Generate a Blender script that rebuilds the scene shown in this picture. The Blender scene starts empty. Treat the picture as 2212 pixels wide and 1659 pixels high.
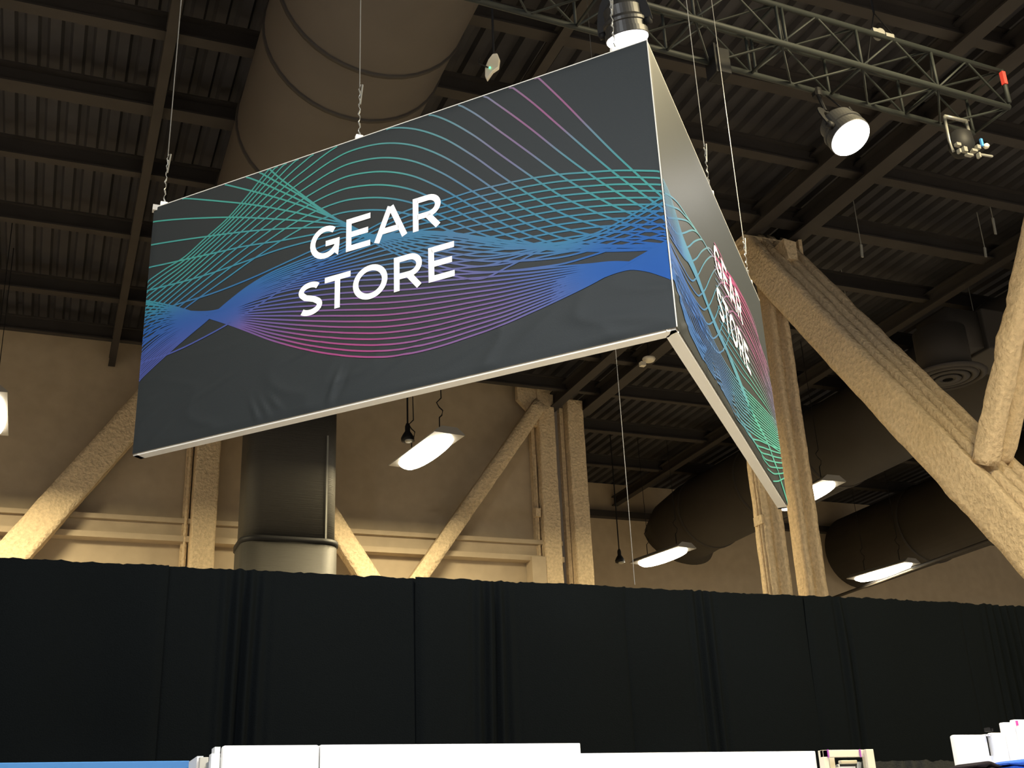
import bpy, math, random
from mathutils import Vector, Matrix, noise
random.seed(7)
C = bpy.context.scene.collection
S = bpy.context.scene
V = Vector

# ------------------------------------------------------------------ camera
cam_d = bpy.data.cameras.new('camera')
cam_d.sensor_width = 36.0
cam_d.lens = 40.69
cam_d.clip_end = 300
cam = bpy.data.objects.new('camera', cam_d)
C.objects.link(cam)
cam.matrix_world = Matrix(((0.93006, -0.10358, -0.35251, 0.0),
                           (-0.36514, -0.36716, -0.85549, 0.0),
                           (-0.04081, 0.92437, -0.37931, 1.6),
                           (0, 0, 0, 1)))
S.camera = cam
S.view_settings.view_transform = 'Standard'
S.view_settings.look = 'None'
S.view_settings.exposure = 0.0
S.view_settings.gamma = 1.0
S.view_settings.use_curve_mapping = False
try:
    S.cycles.use_denoising = True
    S.cycles.max_bounces = 6
    S.cycles.sample_clamp_indirect = 4.0
except Exception:
    pass

# ------------------------------------------------------------------ world
w = bpy.data.worlds.new('hall_air')
S.world = w
w.use_nodes = True
bg = w.node_tree.nodes['Background']
bg.inputs[0].default_value = (0.9, 0.85, 0.8, 1)
bg.inputs[1].default_value = 0.42

# ------------------------------------------------------------------ hall lamps and fill lights
def area(name, loc, target, size, power, col, spread=180, sizey=None):
    d = bpy.data.lights.new(name, 'AREA')
    d.energy = power
    d.color = col
    d.shape = 'RECTANGLE' if sizey else 'DISK'
    d.size = size
    if sizey:
        d.size_y = sizey
    d.spread = math.radians(spread)
    o = bpy.data.objects.new(name, d)
    o.location = loc
    o.rotation_euler = (V(target) - V(loc)).to_track_quat('-Z', 'Y').to_euler()
    C.objects.link(o)
    return o
WARM = (1.0, 0.83, 0.49)
COOL = (0.93, 0.97, 1.0)
# unseen fill lights added behind the camera, aimed at sign and displays
area('booth_fill', (-6.5, -1.0, 8.6), (1.3, 5.0, 4.3), 1.2, 165, COOL, 80)
area('booth_fill', (7.5, -2.0, 8.6), (3.4, 5.0, 4.3), 1.2, 45, COOL, 80)
area('booth_fill', (1.5, -3.0, 6.5), (2.5, 6.0, 1.0), 1.0, 60, COOL, 50)
# wide warm ones are unseen hall lamps; the rest is added floor-bounce fill
for (lx, ly, lp, sp) in ((7.0, 3.6, 1600, 180), (-5.0, 4.2, 110, 180), (18.0, 8.0, 400, 180),
                     (-9.0, -3.0, 900, 120), (-1.2, -5.0, 900, 110), (6.4, -5.0, 900, 110), (14.0, -3.0, 900, 120), (22.0, 2.0, 900, 120), (27.0, 12.0, 900, 120), (-9.0, 13.0, 700, 120), (33.0, 22.0, 900, 120), (-9.0, 19.0, 500, 160)):
    area('hall_lamp_fill', (lx, ly, 8.9), (lx, ly, 0), 0.35, lp, WARM if sp == 180 else (1.0, 0.94, 0.84), sp, 2.1)

# ------------------------------------------------------------------ materials
def s2l(c):
    return tuple(((x / 255) / 12.92 if x / 255 <= 0.04045 else ((x / 255 + 0.055) / 1.055) ** 2.4) for x in c)
def mat(name, col, rough=0.6, metal=0.0, spec=0.5, bump=0.0, scale=20.0, var=0.0, emit=None, stretch=None, vcol=False, detail=4.0):
    m = bpy.data.materials.new(name)
    m.use_nodes = True
    nt = m.node_tree
    N, L = nt.nodes, nt.links
    b = N['Principled BSDF']
    b.inputs['Base Color'].default_value = (*col, 1)
    b.inputs['Roughness'].default_value = rough
    b.inputs['Metallic'].default_value = metal
    b.inputs['Specular IOR Level'].default_value = spec
    if emit:
        b.inputs['Emission Color'].default_value = (*emit[0], 1)
        b.inputs['Emission Strength'].default_value = emit[1]
    if bump or var:
        tc = N.new('ShaderNodeTexCoord')
        mp = N.new('ShaderNodeMapping')
        L.new(tc.outputs['Object'], mp.inputs[0])
        if stretch:
            mp.inputs['Scale'].default_value = stretch
        no = N.new('ShaderNodeTexNoise')
        no.inputs['Scale'].default_value = scale
        no.inputs['Detail'].default_value = detail
        L.new(mp.outputs[0], no.inputs['Vector'])
        if bump:
            bp = N.new('ShaderNodeBump')
            bp.inputs['Strength'].default_value = bump
            bp.inputs['Distance'].default_value = 0.05
            L.new(no.outputs[0], bp.inputs['Height'])
            L.new(bp.outputs[0], b.inputs['Normal'])
        if var:
            mr = N.new('ShaderNodeMapRange')
            mr.inputs[1].default_value = 0.3
            mr.inputs[2].default_value = 0.7
            mr.inputs[3].default_value = 1 - var
            mr.inputs[4].default_value = 1 + var
            L.new(no.outputs[0], mr.inputs[0])
            mx = N.new('ShaderNodeVectorMath')
            mx.operation = 'SCALE'
            mx.inputs[0].default_value = col
            L.new(mr.outputs[0], mx.inputs['Scale'])
            L.new(mx.outputs[0], b.inputs['Base Color'])
    if vcol:
        at = N.new('ShaderNodeAttribute')
        at.attribute_name = 'ink'
        L.new(at.outputs['Color'], b.inputs['Base Color'])
    return m
M = {}
M['wall'] = mat('tan_wall_paint', (0.42, 0.34, 0.24), 0.8, bump=0.15, scale=3, var=0.06)
M['fireproof'] = mat('sprayed_fireproofing', (0.62, 0.49, 0.325), 0.95, spec=0.15, bump=0.9, scale=16, var=0.16, detail=6)
M['deck'] = mat('dark_roof_deck', (0.040, 0.039, 0.043), 0.75, spec=0.2, var=0.15, scale=1.5)
M['beam'] = mat('dark_brown_steel', (0.033, 0.029, 0.027), 0.7, spec=0.25, var=0.12, scale=2)
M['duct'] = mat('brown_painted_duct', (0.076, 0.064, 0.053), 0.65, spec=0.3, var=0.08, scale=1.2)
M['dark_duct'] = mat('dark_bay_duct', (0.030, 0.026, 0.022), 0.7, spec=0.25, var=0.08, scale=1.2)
M['floor'] = mat('grey_carpet', (0.40, 0.37, 0.33), 0.95, bump=0.2, scale=60, var=0.1)
M['drape'] = mat('black_drape_cloth', (0.0030, 0.0040, 0.0047), 0.95, spec=0.03, bump=0.15, scale=90, var=0.1)
M['grey_drape'] = mat('charcoal_drape_cloth', (0.022, 0.023, 0.022), 0.9, spec=0.05, bump=0.15, scale=70)
M['fabric'] = mat('charcoal_print_fabric', (0.020, 0.024, 0.026), 0.50, spec=0.13, bump=0.03, scale=160)
M['ink'] = mat('printed_ink', (0.1, 0.3, 0.3), 0.55, spec=0.12, vcol=True)
M['letter'] = mat('white_print', (0.93, 0.93, 0.92), 0.6, spec=0.3)
M['frame'] = mat('white_frame_metal', (0.62, 0.60, 0.55), 0.5)
M['wire'] = mat('steel_cable', (0.17, 0.17, 0.165), 0.45, metal=0.3)
M['black'] = mat('black_metal', (0.009, 0.009, 0.010), 0.6, spec=0.2)
M['truss'] = mat('dark_truss_steel', (0.016, 0.019, 0.018), 0.6, spec=0.25)
M['spot_body'] = mat('grey_spot_housing', (0.025, 0.025, 0.025), 0.45)
M['silver'] = mat('silver_hardware', (0.25, 0.25, 0.23), 0.4, metal=0.4)
M['spot_lens'] = mat('lit_spot_lens', (1, 1, 1), 0.3, emit=((1.0, 0.97, 0.95), 30))
M['lamp_glow'] = mat('lit_lamp_tube', (1, 1, 1), 0.3, emit=((1.0, 0.90, 0.70), 14))
M['lamp_body'] = mat('lamp_housing', (0.25, 0.24, 0.22), 0.5)
M['white'] = mat('white_laminate', (0.88, 0.88, 0.87), 0.45)
M['offwhite'] = mat('ivory_plastic', (0.62, 0.58, 0.48), 0.5)
M['grey'] = mat('grey_metal', (0.30, 0.31, 0.29), 0.5)
M['blue'] = mat('blue_panel_paint', (0.045, 0.20, 0.50), 0.5)
M['blue_cloth'] = mat('blue_cloth', (0.025, 0.09, 0.50), 0.8, spec=0.1, bump=0.3, scale=25)
M['dark_cloth'] = mat('black_cloth', (0.012, 0.010, 0.013), 0.9, spec=0.05, bump=0.3, scale=25)
M['red'] = mat('red_plastic', (0.5, 0.05, 0.04), 0.5)
M['purple'] = mat('purple_clip', (0.35, 0.08, 0.40), 0.5)
M['pink'] = mat('pink_tag', (0.75, 0.06, 0.35), 0.5)
M['riser'] = mat('grey_duct_metal', (0.034, 0.032, 0.028), 0.6, spec=0.25, bump=0.25, scale=6, stretch=(0.4, 0.4, 14))

# ------------------------------------------------------------------ mesh helpers
class MB:
    def __init__(s):
        s.v = []; s.f = []
    def add(s, vs, fs):
        n = len(s.v)
        s.v += [tuple(p) for p in vs]
        s.f += [tuple(i + n for i in f) for f in fs]
    def box(s, a, b, rot=None, piv=None):
        (x0, y0, z0), (x1, y1, z1) = a, b
        vs = [V((x, y, z)) for z in (z0, z1) for y in (y0, y1) for x in (x0, x1)]
        if rot is not None:
            p = V(piv) if piv else V((0, 0, 0))
            vs = [rot @ (q - p) + p for q in vs]
        s.add(vs, [(0, 2, 3, 1), (4, 5, 7, 6), (0, 1, 5, 4), (2, 6, 7, 3), (0, 4, 6, 2), (1, 3, 7, 5)])
    def bar(s, p, q, w, h=None, up=(0, 0, 1)):
        h = h or w
        p, q = V(p), V(q)
        d = (q - p).normalized()
        u = V(up)
        if abs(d.dot(u)) > 0.98:
            u = V((0, 1, 0))
        a = d.cross(u).normalized() * w / 2
        b = a.cross(d).normalized() * h / 2
        vs = [e + sa * a + sb * b for e in (p, q) for sa, sb in ((-1, -1), (1, -1), (1, 1), (-1, 1))]
        s.add(vs, [(0, 1, 2, 3), (7, 6, 5, 4), (0, 4, 5, 1), (1, 5, 6, 2), (2, 6, 7, 3), (3, 7, 4, 0)])
    def sweep(s, pts, sec, up=(0, 0, 1), cap=True, scale=None):
        """sweep a closed 2-D section (list of (a,b)) along a polyline"""
        pts = [V(p) for p in pts]
        n = len(sec)
        rings = []
        for i, p in enumerate(pts):
            d = ((pts[i] - pts[i - 1]).normalized() if i else V((0, 0, 0))) + ((pts[i + 1] - pts[i]).normalized() if i < len(pts) - 1 else V((0, 0, 0)))
            d.normalize()
            u = V(up)
            if abs(d.dot(u)) > 0.99:
                u = V((0, 1, 0)) if abs(V(up).y) < 0.9 else V((1, 0, 0))
            a = d.cross(u).normalized()
            b = a.cross(d).normalized()
            k = scale[i] if scale else 1
            rings.append([p + (a * q[0] + b * q[1]) * k for q in sec])
        vs = [q for r in rings for q in r]
        fs = []
        for i in range(len(pts) - 1):
            for j in range(n):
                k = (j + 1) % n
                fs.append((i * n + j, i * n + k, (i + 1) * n + k, (i + 1) * n + j))
        if cap:
            fs.append(tuple(range(n))[::-1])
            fs.append(tuple((len(pts) - 1) * n + j for j in range(n)))
        s.add(vs, fs)
    def tube(s, pts, r, n=8, up=(0, 0, 1), scale=None, cap=True):
        s.sweep(pts, [(r * math.cos(t * 2 * math.pi / n), r * math.sin(t * 2 * math.pi / n)) for t in range(n)], up, cap, scale)
    def lathe(s, prof, n=32, M4=None):
        """prof: list of (radius, z)"""
        vs = []
        for r, z in prof:
            for k in range(n):
                t = 2 * math.pi * k / n
                p = V((r * math.cos(t), r * math.sin(t), z))
                vs.append(M4 @ p if M4 else p)
        fs = []
        for i in range(len(prof) - 1):
            for k in range(n):
                j = (k + 1) % n
                fs.append((i * n + k, i * n + j, (i + 1) * n + j, (i + 1) * n + k))
        fs.append(tuple(range(n))[::-1])
        fs.append(tuple((len(prof) - 1) * n + k for k in range(n)))
        s.add(vs, fs)
    def build(s, name, m, parent=None, smooth=False, bevel=0):
        me = bpy.data.meshes.new(name)
        off = V((0, 0, 0))
        if parent is not None:
            off = world_loc(parent)
        me.from_pydata([(p[0] - off.x, p[1] - off.y, p[2] - off.z) for p in s.v], [], s.f)
        me.materials.append(m)
        o = bpy.data.objects.new(name, me)
        C.objects.link(o)
        if parent is not None:
            o.parent = parent
        if smooth:
            for p in me.polygons:
                p.use_smooth = True
        if bevel:
            b = o.modifiers.new('bevel', 'BEVEL')
            b.width = bevel; b.segments = 2; b.limit_method = 'ANGLE'
        me.update()
        return o
def world_loc(o):
    l = V((0, 0, 0))
    while o is not None:
        l += o.location
        o = o.parent
    return l
def tag(o, label=None, cat=None, group=None, kind=None):
    if label: o['label'] = label
    if cat: o['category'] = cat
    if group: o['group'] = group
    if kind: o['kind'] = kind
    return o
def thing(name, loc, label, cat, group=None):
    o = bpy.data.objects.new(name, None)
    o.empty_display_size = 0.1
    o.location = loc
    C.objects.link(o)
    return tag(o, label, cat, group)
def struct(o):
    o['kind'] = 'structure'
    return o

# ================================================================== SETTING
CZ = 12.45                                   # underside of the roof deck
b = MB(); b.box((-14, -12, -0.1), (44, 36, 0)); struct(b.build('floor', M['floor']))
b = MB(); b.box((-14, 24.3, 0), (10.9, 24.7, CZ)); struct(b.build('wall_back', M['wall']))
b = MB(); b.box((11.35, 24.45, 0), (11.7, 31.4, CZ)); struct(b.build('wall_return', M['wall']))
b = MB(); b.box((11.35, 31.4, 0), (44, 31.8, CZ)); struct(b.build('wall_far', M['wall']))
b = MB(); b.box((-14.4, -12, 0), (-14, 24.7, CZ)); struct(b.build('wall_left', M['wall']))
b = MB(); b.box((44, -12, 0), (44.4, 31.8, CZ)); struct(b.build('wall_right', M['wall']))
# corrugated roof deck, ribs running into the depth
b = MB()
prof = []
x = -14.0
while x < 44.0:
    prof += [(x, 0.0), (x + 0.14, 0.0), (x + 0.18, 0.085), (x + 0.26, 0.085)]
    x += 0.30
prof.append((44.0, 0.0))
n = len(prof)
vs = [(px, y, CZ + pz) for y in (-12, 31.8) for px, pz in prof] + [(px, y, CZ + 0.3) for y in (-12, 31.8) for px, pz in prof]
fs = [(i, i + 1, n + i + 1, n + i) for i in range(n - 1)] + [(2 * n + i, 3 * n + i, 3 * n + i + 1, 2 * n + i + 1) for i in range(n - 1)]
b.add(vs, fs)
ceiling = struct(b.build('ceiling', M['deck']))

def ibeam(b, p, q, w, h, t=0.03):
    """I-beam lying along p-q, flanges top and bottom"""
    p, q = V(p), V(q)
    up = V((0, 0, 1))
    b.bar(p + up * (h / 2 - t / 2), q + up * (h / 2 - t / 2), w, t)
    b.bar(p - up * (h / 2 - t / 2), q - up * (h / 2 - t / 2), w, t)
    b.bar(p, q, t, h - 2 * t)
for y, wd, lab in ((7.9, .18, 'above the lighting truss'), (9.7, .18, 'just beyond the lighting truss'), (11.5, .2, 'over the top edge of the sign'), (13.1, .2, 'upper dark crossbeam left of the big duct'),
              (14.85, .28, 'broadest brown crossbeam left of the big duct'), (16.65, .16, 'thin crossbeam level with the left cable'), (18.7, .16, 'thin crossbeam high on the left'), (21.3, .2, 'last crossbeam before the tan wall'),
              (23.2, .14, 'thin crossbeam against the top of the tan wall'), (25.6, .2, 'crossbeam beyond the tan column pair'), (28.2, .2, 'far crossbeam over the deep bay')):
    b = MB(); ibeam(b, (-13.9, y, CZ - 0.43), (43.9 if y < 24 else 43.9, y, CZ - 0.43), wd, 0.32)
    if y > 24:
        b = MB(); ibeam(b, (12.4, y, CZ - 0.43), (43.9, y, CZ - 0.43), wd, 0.32)
    tag(b.build('ceiling_beam', M['beam']), 'dark steel crossbeam under the roof, ' + lab, 'beam', 'crossbeams under the roof deck')
for x, wd, h, lab, y1 in ((0.72, .14, .22, 'narrow lengthwise beam behind the left hanging cable', 24.2), (-4.2, .14, .22, 'narrow lengthwise beam at the far left', 24.2), (5.6, .14, .22, 'narrow lengthwise beam right of the big ceiling duct', 24.2),
                      (10.95, .24, .36, 'broad brown lengthwise girder resting on the tan column head', 24.2), (11.85, .30, .36, 'broad brown lengthwise girder right of its twin', 24.2),
                      (16.2, .2, .3, 'lengthwise beam in the dark bay right of the sign', 31.3), (21.0, .2, .3, 'lengthwise beam over the two slim tan struts', 31.3), (27.0, .2, .3, 'lengthwise beam at the far right', 31.3)):
    b = MB(); ibeam(b, (x, -11.8, 11.70 + h / 2), (x, y1, 11.70 + h / 2), wd, h)
    tag(b.build('roof_girder', M['beam']), lab, 'beam', 'lengthwise roof beams')

# ---- girt and ledge along the back wall
b = MB(); b.box((-13.9, 24.02, 8.30), (11.0, 24.3, 8.40)); b.box((-13.9, 24.14, 8.02), (11.0, 24.3, 8.30)); b.box((-13.9, 23.98, 7.90), (11.0, 24.3, 8.02))
struct(b.build('trim_1', M['wall']))
b = MB(); b.box((12.4, 31.15, CZ - 1.15), (43.9, 31.4, CZ - 0.95)); struct(b.build('trim_2', M['beam']))

# ------------------------------------------------------------------ fireproofed steel
def hsec(w, d, t, tw):
    """outline of an H: flanges (breadth d) perpendicular to the first axis, overall width w"""
    a, c = w / 2, d / 2
    pts = [(-a, -c), (-a + t, -c), (-a + t, -tw / 2), (a - t, -tw / 2), (a - t, -c), (a, -c), (a, c), (a - t, c), (a - t, tw / 2), (-a + t, tw / 2), (-a + t, c), (-a, c)]
    out = []
    for i, p in enumerate(pts):
        q = pts[(i + 1) % len(pts)]
        L = math.hypot(q[0] - p[0], q[1] - p[1])
        k = max(1, int(L / 0.09))
        for j in range(k):
            out.append((p[0] + (q[0] - p[0]) * j / k, p[1] + (q[1] - p[1]) * j / k))
    return out
def rough(b, amp, f=3.0):
    b.v = [tuple(V(p) + V((noise.noise(V(p) * f), noise.noise(V(p) * f + V((9, 3, 1))), noise.noise(V(p) * f + V((2, 7, 5))))) * amp
                 + V((noise.noise(V(p) * f * 4), noise.noise(V(p) * f * 4 + V((4, 3, 1))), 0)) * amp * 0.5) for p in b.v]
def member(p, q, w, d, t=0.13, tw=0.12, up=(1, 0, 0), step=0.12, amp=0.014, section=None):
    p, q = V(p), V(q)
    n = max(2, int((q - p).length / step))
    b = MB()
    sec = section or hsec(w, d, t, tw)
    dd = (q - p).normalized()
    a = V(up)                                    # first section axis
    a = (a - dd * a.dot(dd)).normalized()
    c = dd.cross(a).normalized()
    vs = []
    for i in range(n + 1):
        o = p + (q - p) * i / n
        vs += [o + a * s[0] + c * s[1] for s in sec]
    m = len(sec)
    fs = [(i * m + j, i * m + (j + 1) % m, (i + 1) * m + (j + 1) % m, (i + 1) * m + j) for i in range(n) for j in range(m)]
    fs += [tuple(range(m))[::-1], tuple(n * m + j for j in range(m))]
    b.add(vs, fs)
    rough(b, amp)
    return b
def roundsec(w, d, n=20, e=0.6):
    out = []
    for k in range(n):
        t = 2 * math.pi * k / n
        c, s = math.cos(t), math.sin(t)
        out.append((w / 2 * abs(c) ** e * (1 if c > 0 else -1), d / 2 * abs(s) ** e * (1 if s > 0 else -1)))
    return out
FP = M['fireproof']
# large truss frame in the plane x = 10.9 .. 11.8
t = thing('steel_column', (11.35, 15.8, 0), 'tan fireproofed twin column standing right of the sign, running up to the girders', 'column')
for x in (11.03, 11.72):
    member((x, 15.8, 0), (x, 15.8, 11.70), 0.36, 0.32, t=.10, tw=.08, amp=.012).build('column_shaft', FP, t, True)
b = MB()
for yy in (15.74, 15.81):
    b.tube([(10.832, yy, 0), (10.832, yy, 9.6)], 0.022, 6)
b.build('conduit', M['fireproof'], t)
b = MB(); b.box((10.80, 15.66, 6.55), (10.86, 15.90, 6.70)); b.build('conduit_clamp', FP, t)
for a_, c_ in (((10.82, 15.2, 11.45), (11.36, 16.3, 11.50)), ((10.80, 15.1, 11.62), (11.88, 16.4, 11.69))):
    b = MB(); b.box(a_, c_); rough(b, 0.02); b.build('cap_plate', FP, t)

t = thing('steel_diagonal', (11.35, 9.8, 2.9), 'thick tan diagonal brace sloping down to the right behind the drape', 'brace')
d0 = V((0, 1.0, 1.362)).normalized()
perp = V((0, -d0.z, d0.y))
ctr = V((0, 15.14, 10.74)) + perp * 0.29
a0 = ctr + d0 * 0.95; a1 = ctr - d0 * 9.1
for x in (11.10, 11.60):
    member((x, a0.y, a0.z), (x, a1.y, a1.z), 0.40, 0.58, amp=0.017).build('brace_beam', FP, t, True)
# gusset shreds where the brace meets the column head
for a_, c_ in (((11.25, 14.55, 11.0), (11.45, 15.0, 11.35)), ((11.84, 14.95, 11.05), (11.90, 15.4, 11.68))):
    b = MB(); b.box(a_, c_); rough(b, 0.06, 5); b.build('gusset', FP, t)
t = thing('brace_pier', (11.35, 9.8, 0), 'tan concrete pier that carries the foot of the brace behind the drape', 'pier')
b = MB(); b.box((10.85, 9.55, 0), (11.85, 10.15, 3.35)); b.build('pier_block', M['wall'], t, bevel=.02)

for (x, p0, lab, h1) in ((11.10, (10.98, 6.10), 'slim rough strut rising from the brace, left one of the pair', 11.6), (11.62, (11.22, 6.25), 'slim rough strut at the right frame edge, right one of the pair', 11.6)):
    y0, z0 = p0
    y1 = y0 - (h1 - z0) / 1.60
    bb = member((x, y0, z0), (x, y1, h1), .27, .30, section=roundsec(.27, .30), amp=0.03, step=.1)
    tag(bb.build('steel_strut', FP, None, True), 'tan fireproofed ' + lab, 'strut', 'slim struts above the thick brace')
    # flared foot
# twin column at the wall corner
t = thing('steel_column', (11.35, 23.9, 0), 'tan fireproofed twin column at the far corner, ending the lit tan wall', 'column')
for x in (10.715, 11.49):
    member((x, 24.1, 0), (x, 24.1, 12.25 if x < 11.3 else 11.95), 0.42, 0.40, step=.2, section=roundsec(.43, .42, 28, .18)).build('column_shaft', FP, t)
for x0, x1, z1 in ((10.38, 10.47, 11.5), (11.16, 11.25, 11.8)):
    b = MB(); b.box((x0, 24.12, 0), (x1, 24.28, z1)); rough(b, .02); b.build('side_flange', FP, t)
b = MB(); b.tube([(10.43, 24.08, 4), (10.43, 24.08, 10.5)], 0.03, 6); b.box((10.33, 23.95, 8.95), (10.46, 24.12, 9.15)); rough(b, .02); b.build('conduit', FP, t)
b = MB(); vs = [(x_, y_, z_) for y_ in (23.95, 24.1) for x_, z_ in ((10.0, 12.2), (10.0, 11.85), (10.25, 11.6), (10.3, 11.25), (10.5, 11.2), (10.5, 12.2))]
b.add(vs, [(0, 1, 2, 3, 4, 5), (11, 10, 9, 8, 7, 6)] + [(i, i + 6, (i + 1) % 6 + 6, (i + 1) % 6) for i in range(6)]); b.build('gusset', FP, t)
b = MB(); b.box((10.15, 23.9, 6.5), (10.5, 24.25, 7.98)); b.build('base_block', M['wall'], t)
# wall column and its two braces
t = thing('steel_column', (2.77, 23.85, 0), 'tan fireproofed single column against the wall, left of the grey riser duct', 'column')
member((2.80, 23.95, 0), (2.80, 23.95, CZ - .3), 0.50, 0.45, step=.2, section=roundsec(.50, .45, 28, .2)).build('column_shaft', FP, t)
b = MB(); b.box((2.40, 24.1, 0), (2.52, 24.25, CZ - .4)); b.build('side_flange', FP, t)
b = MB(); b.tube([(2.46, 24.0, 6), (2.46, 24.0, 11)], .03, 6); b.build('conduit', FP, t)
bb = member((2.33, 23.75, 12.0), (-4.0, 23.75, 2.55), 0.40, 0.62, up=(0, 1, 0), t=.2, tw=.3, step=.2)
tag(bb.build('steel_brace', FP, None, True), 'broad tan diagonal brace crossing the wall at the far left', 'brace')
bb = member((3.05, 23.75, 12.0), (6.60, 23.75, 6.76), 0.34, 0.42, up=(0, 1, 0), t=.2, tw=.3, step=.2)
tag(bb.build('steel_brace', FP, None, True), 'short stub of tan diagonal brace emerging right of the grey riser duct', 'brace')
bb = member((10.55, 23.9, 11.75), (7.18, 23.85, 6.98), 0.30, 0.34, up=(0, 1, 0), t=.15, tw=.2, step=.2)
tag(bb.build('steel_brace', FP, None, True), 'thin tan diagonal brace leaning up to the far corner column', 'brace')

b = MB(); b.box((6.4, 23.6, 0), (7.3, 24.0, 6.9)); tag(b.build('brace_post', M['wall']), 'tan post carrying the feet of the two wall braces behind the drape', 'post')
# ------------------------------------------------------------------ ducts
def ring_duct(name, pts, r, label, seams, n=40, m=None):
    t = thing(name, pts[0], label, 'duct')
    b = MB(); b.tube(pts, r, n); b.build('duct_shell', m or M['duct'], t, True)
    for p, q in seams:
        p, q = V(p), V(q)
        b = MB(); d = (q - p).normalized() * 0.05
        b.tube([p - d, p + d], r + 0.03, n); b.build('duct_seam', m or M['duct'], t, True)
    return t
pts = [(2.8, -11, 11.0), (2.8, 18.6, 11.0), (3.0, 19.6, 11.0), (3.35, 20.6, 10.95), (3.8, 21.2, 10.7), (4.05, 21.4, 10.2), (4.05, 21.4, 9.9)]
b = MB(); t = thing('ceiling_duct', pts[0], 'huge round brown duct running along the ceiling behind the sign', 'duct')
b.tube(pts, 1.12, 40, scale=[1, 1, 1, 1, .95, .85, .8]); b.build('duct_shell', M['duct'], t, True)
for y in (8.6, 10.5, 11.4, 13.4, 15.4):
    b = MB(); b.tube([(2.8, y - .03, 11.0), (2.8, y + .03, 11.0)], 1.14, 40); b.build('duct_seam', M['beam'], t, True)
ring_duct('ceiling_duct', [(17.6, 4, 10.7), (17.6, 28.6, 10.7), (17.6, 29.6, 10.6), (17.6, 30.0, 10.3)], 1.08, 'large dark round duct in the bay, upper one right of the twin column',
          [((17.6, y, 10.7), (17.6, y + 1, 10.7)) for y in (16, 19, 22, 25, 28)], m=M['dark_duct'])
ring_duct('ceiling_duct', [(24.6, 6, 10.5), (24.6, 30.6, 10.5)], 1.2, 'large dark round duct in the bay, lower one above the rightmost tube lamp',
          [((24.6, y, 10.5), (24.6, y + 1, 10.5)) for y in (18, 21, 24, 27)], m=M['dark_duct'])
def ovalsec(w, d, r, k=6):
    out = []
    for cx, cy, a0 in ((w / 2 - r, d / 2 - r, 0), (-w / 2 + r, d / 2 - r, 90), (-w / 2 + r, -d / 2 + r, 180), (w / 2 - r, -d / 2 + r, 270)):
        for j in range(k + 1):
            a = math.radians(a0 + 90 * j / k)
            out.append((cx + r * math.cos(a), cy + r * math.sin(a)))
    return out
t = thing('riser_duct', (4.05, 21.4, 0), 'tall grey metal riser duct with rounded corners in front of the lit wall', 'duct')
def vsweep(b, x, y, z0, z1, sec, nz=2):
    vs = [(x + s[0], y + s[1], z0 + (z1 - z0) * i / (nz - 1)) for i in range(nz) for s in sec]
    m = len(sec)
    b.add(vs, [(i * m + j, i * m + (j + 1) % m, (i + 1) * m + (j + 1) % m, (i + 1) * m + j) for i in range(nz - 1) for j in range(m)] + [tuple(range(m))[::-1], tuple((nz - 1) * m + j for j in range(m))])
b = MB(); vsweep(b, 4.05, 21.4, 7.22, 11.2, ovalsec(1.72, 1.2, .32)); b.build('upper_section', M['riser'], t, True)
b = MB(); vsweep(b, 4.05, 21.4, 0, 7.19, ovalsec(1.80, 1.28, .34)); b.build('lower_section', M['riser'], t, True)
b = MB(); vsweep(b, 4.05, 21.4, 7.16, 7.25, ovalsec(1.85, 1.33, .36)); b.build('joint_band', M['black'], t, True)
b = MB(); b.box((4.66, 20.775, 6), (4.69, 20.79, 9.3)); b.build('standing_seam', M['silver'], t)
# feeder duct and round diffuser at the right
t = thing('feeder_duct', (15.5, 14.6, 9.8), 'grey side duct at the right frame edge feeding the round diffuser', 'duct')
b = MB(); b.box((14.9, 14.1, 9.55), (16.42, 15.1, 10.35)); b.build('duct_box', M['dark_duct'], t, bevel=.03)
t = thing('ceiling_diffuser', (14.21, 14.5, 9.11), 'round ceiling air diffuser with concentric rings, seen beyond the tan brace', 'diffuser')
for k, r in enumerate((.66, .51, .36, .21)):
    b = MB(); m4 = Matrix.Translation((16.7, 17.0, 10.45 - .0 * k))
    pr = [(r, 0), (r + .02, -.02), (r - .07, -.07 + .02 * k), (r - .12, -.02)]
    n = 36; vs = []
    for q in pr:
        for j in range(n):
            a = 2 * math.pi * j / n
            vs.append((14.21 + q[0] * math.cos(a), 14.5 + q[0] * math.sin(a), 9.11 + q[1] - .02 * k))
    fs = [(i * n + j, i * n + (j + 1) % n, ((i + 1) % 4) * n + (j + 1) % n, ((i + 1) % 4) * n + j) for i in range(4) for j in range(n)]
    b.add(vs, fs); b.build('ring', M['beam'], t, True)
b = MB(); b.tube([(14.21, 14.5, 9.12), (14.21, 14.5, 9.95)], .45, 24); b.box((14.2, 14.2, 9.6), (14.92, 15.0, 10.3)); b.build('neck', M['dark_duct'], t, True)
b = MB(); b.tube([(22.0, 8, 8.75), (22.9, 31.2, 8.75)], .05, 8)
tag(b.build('ceiling_pipe', M['beam'], None, True), 'long thin dark pipe under the lower right duct', 'pipe')

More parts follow.
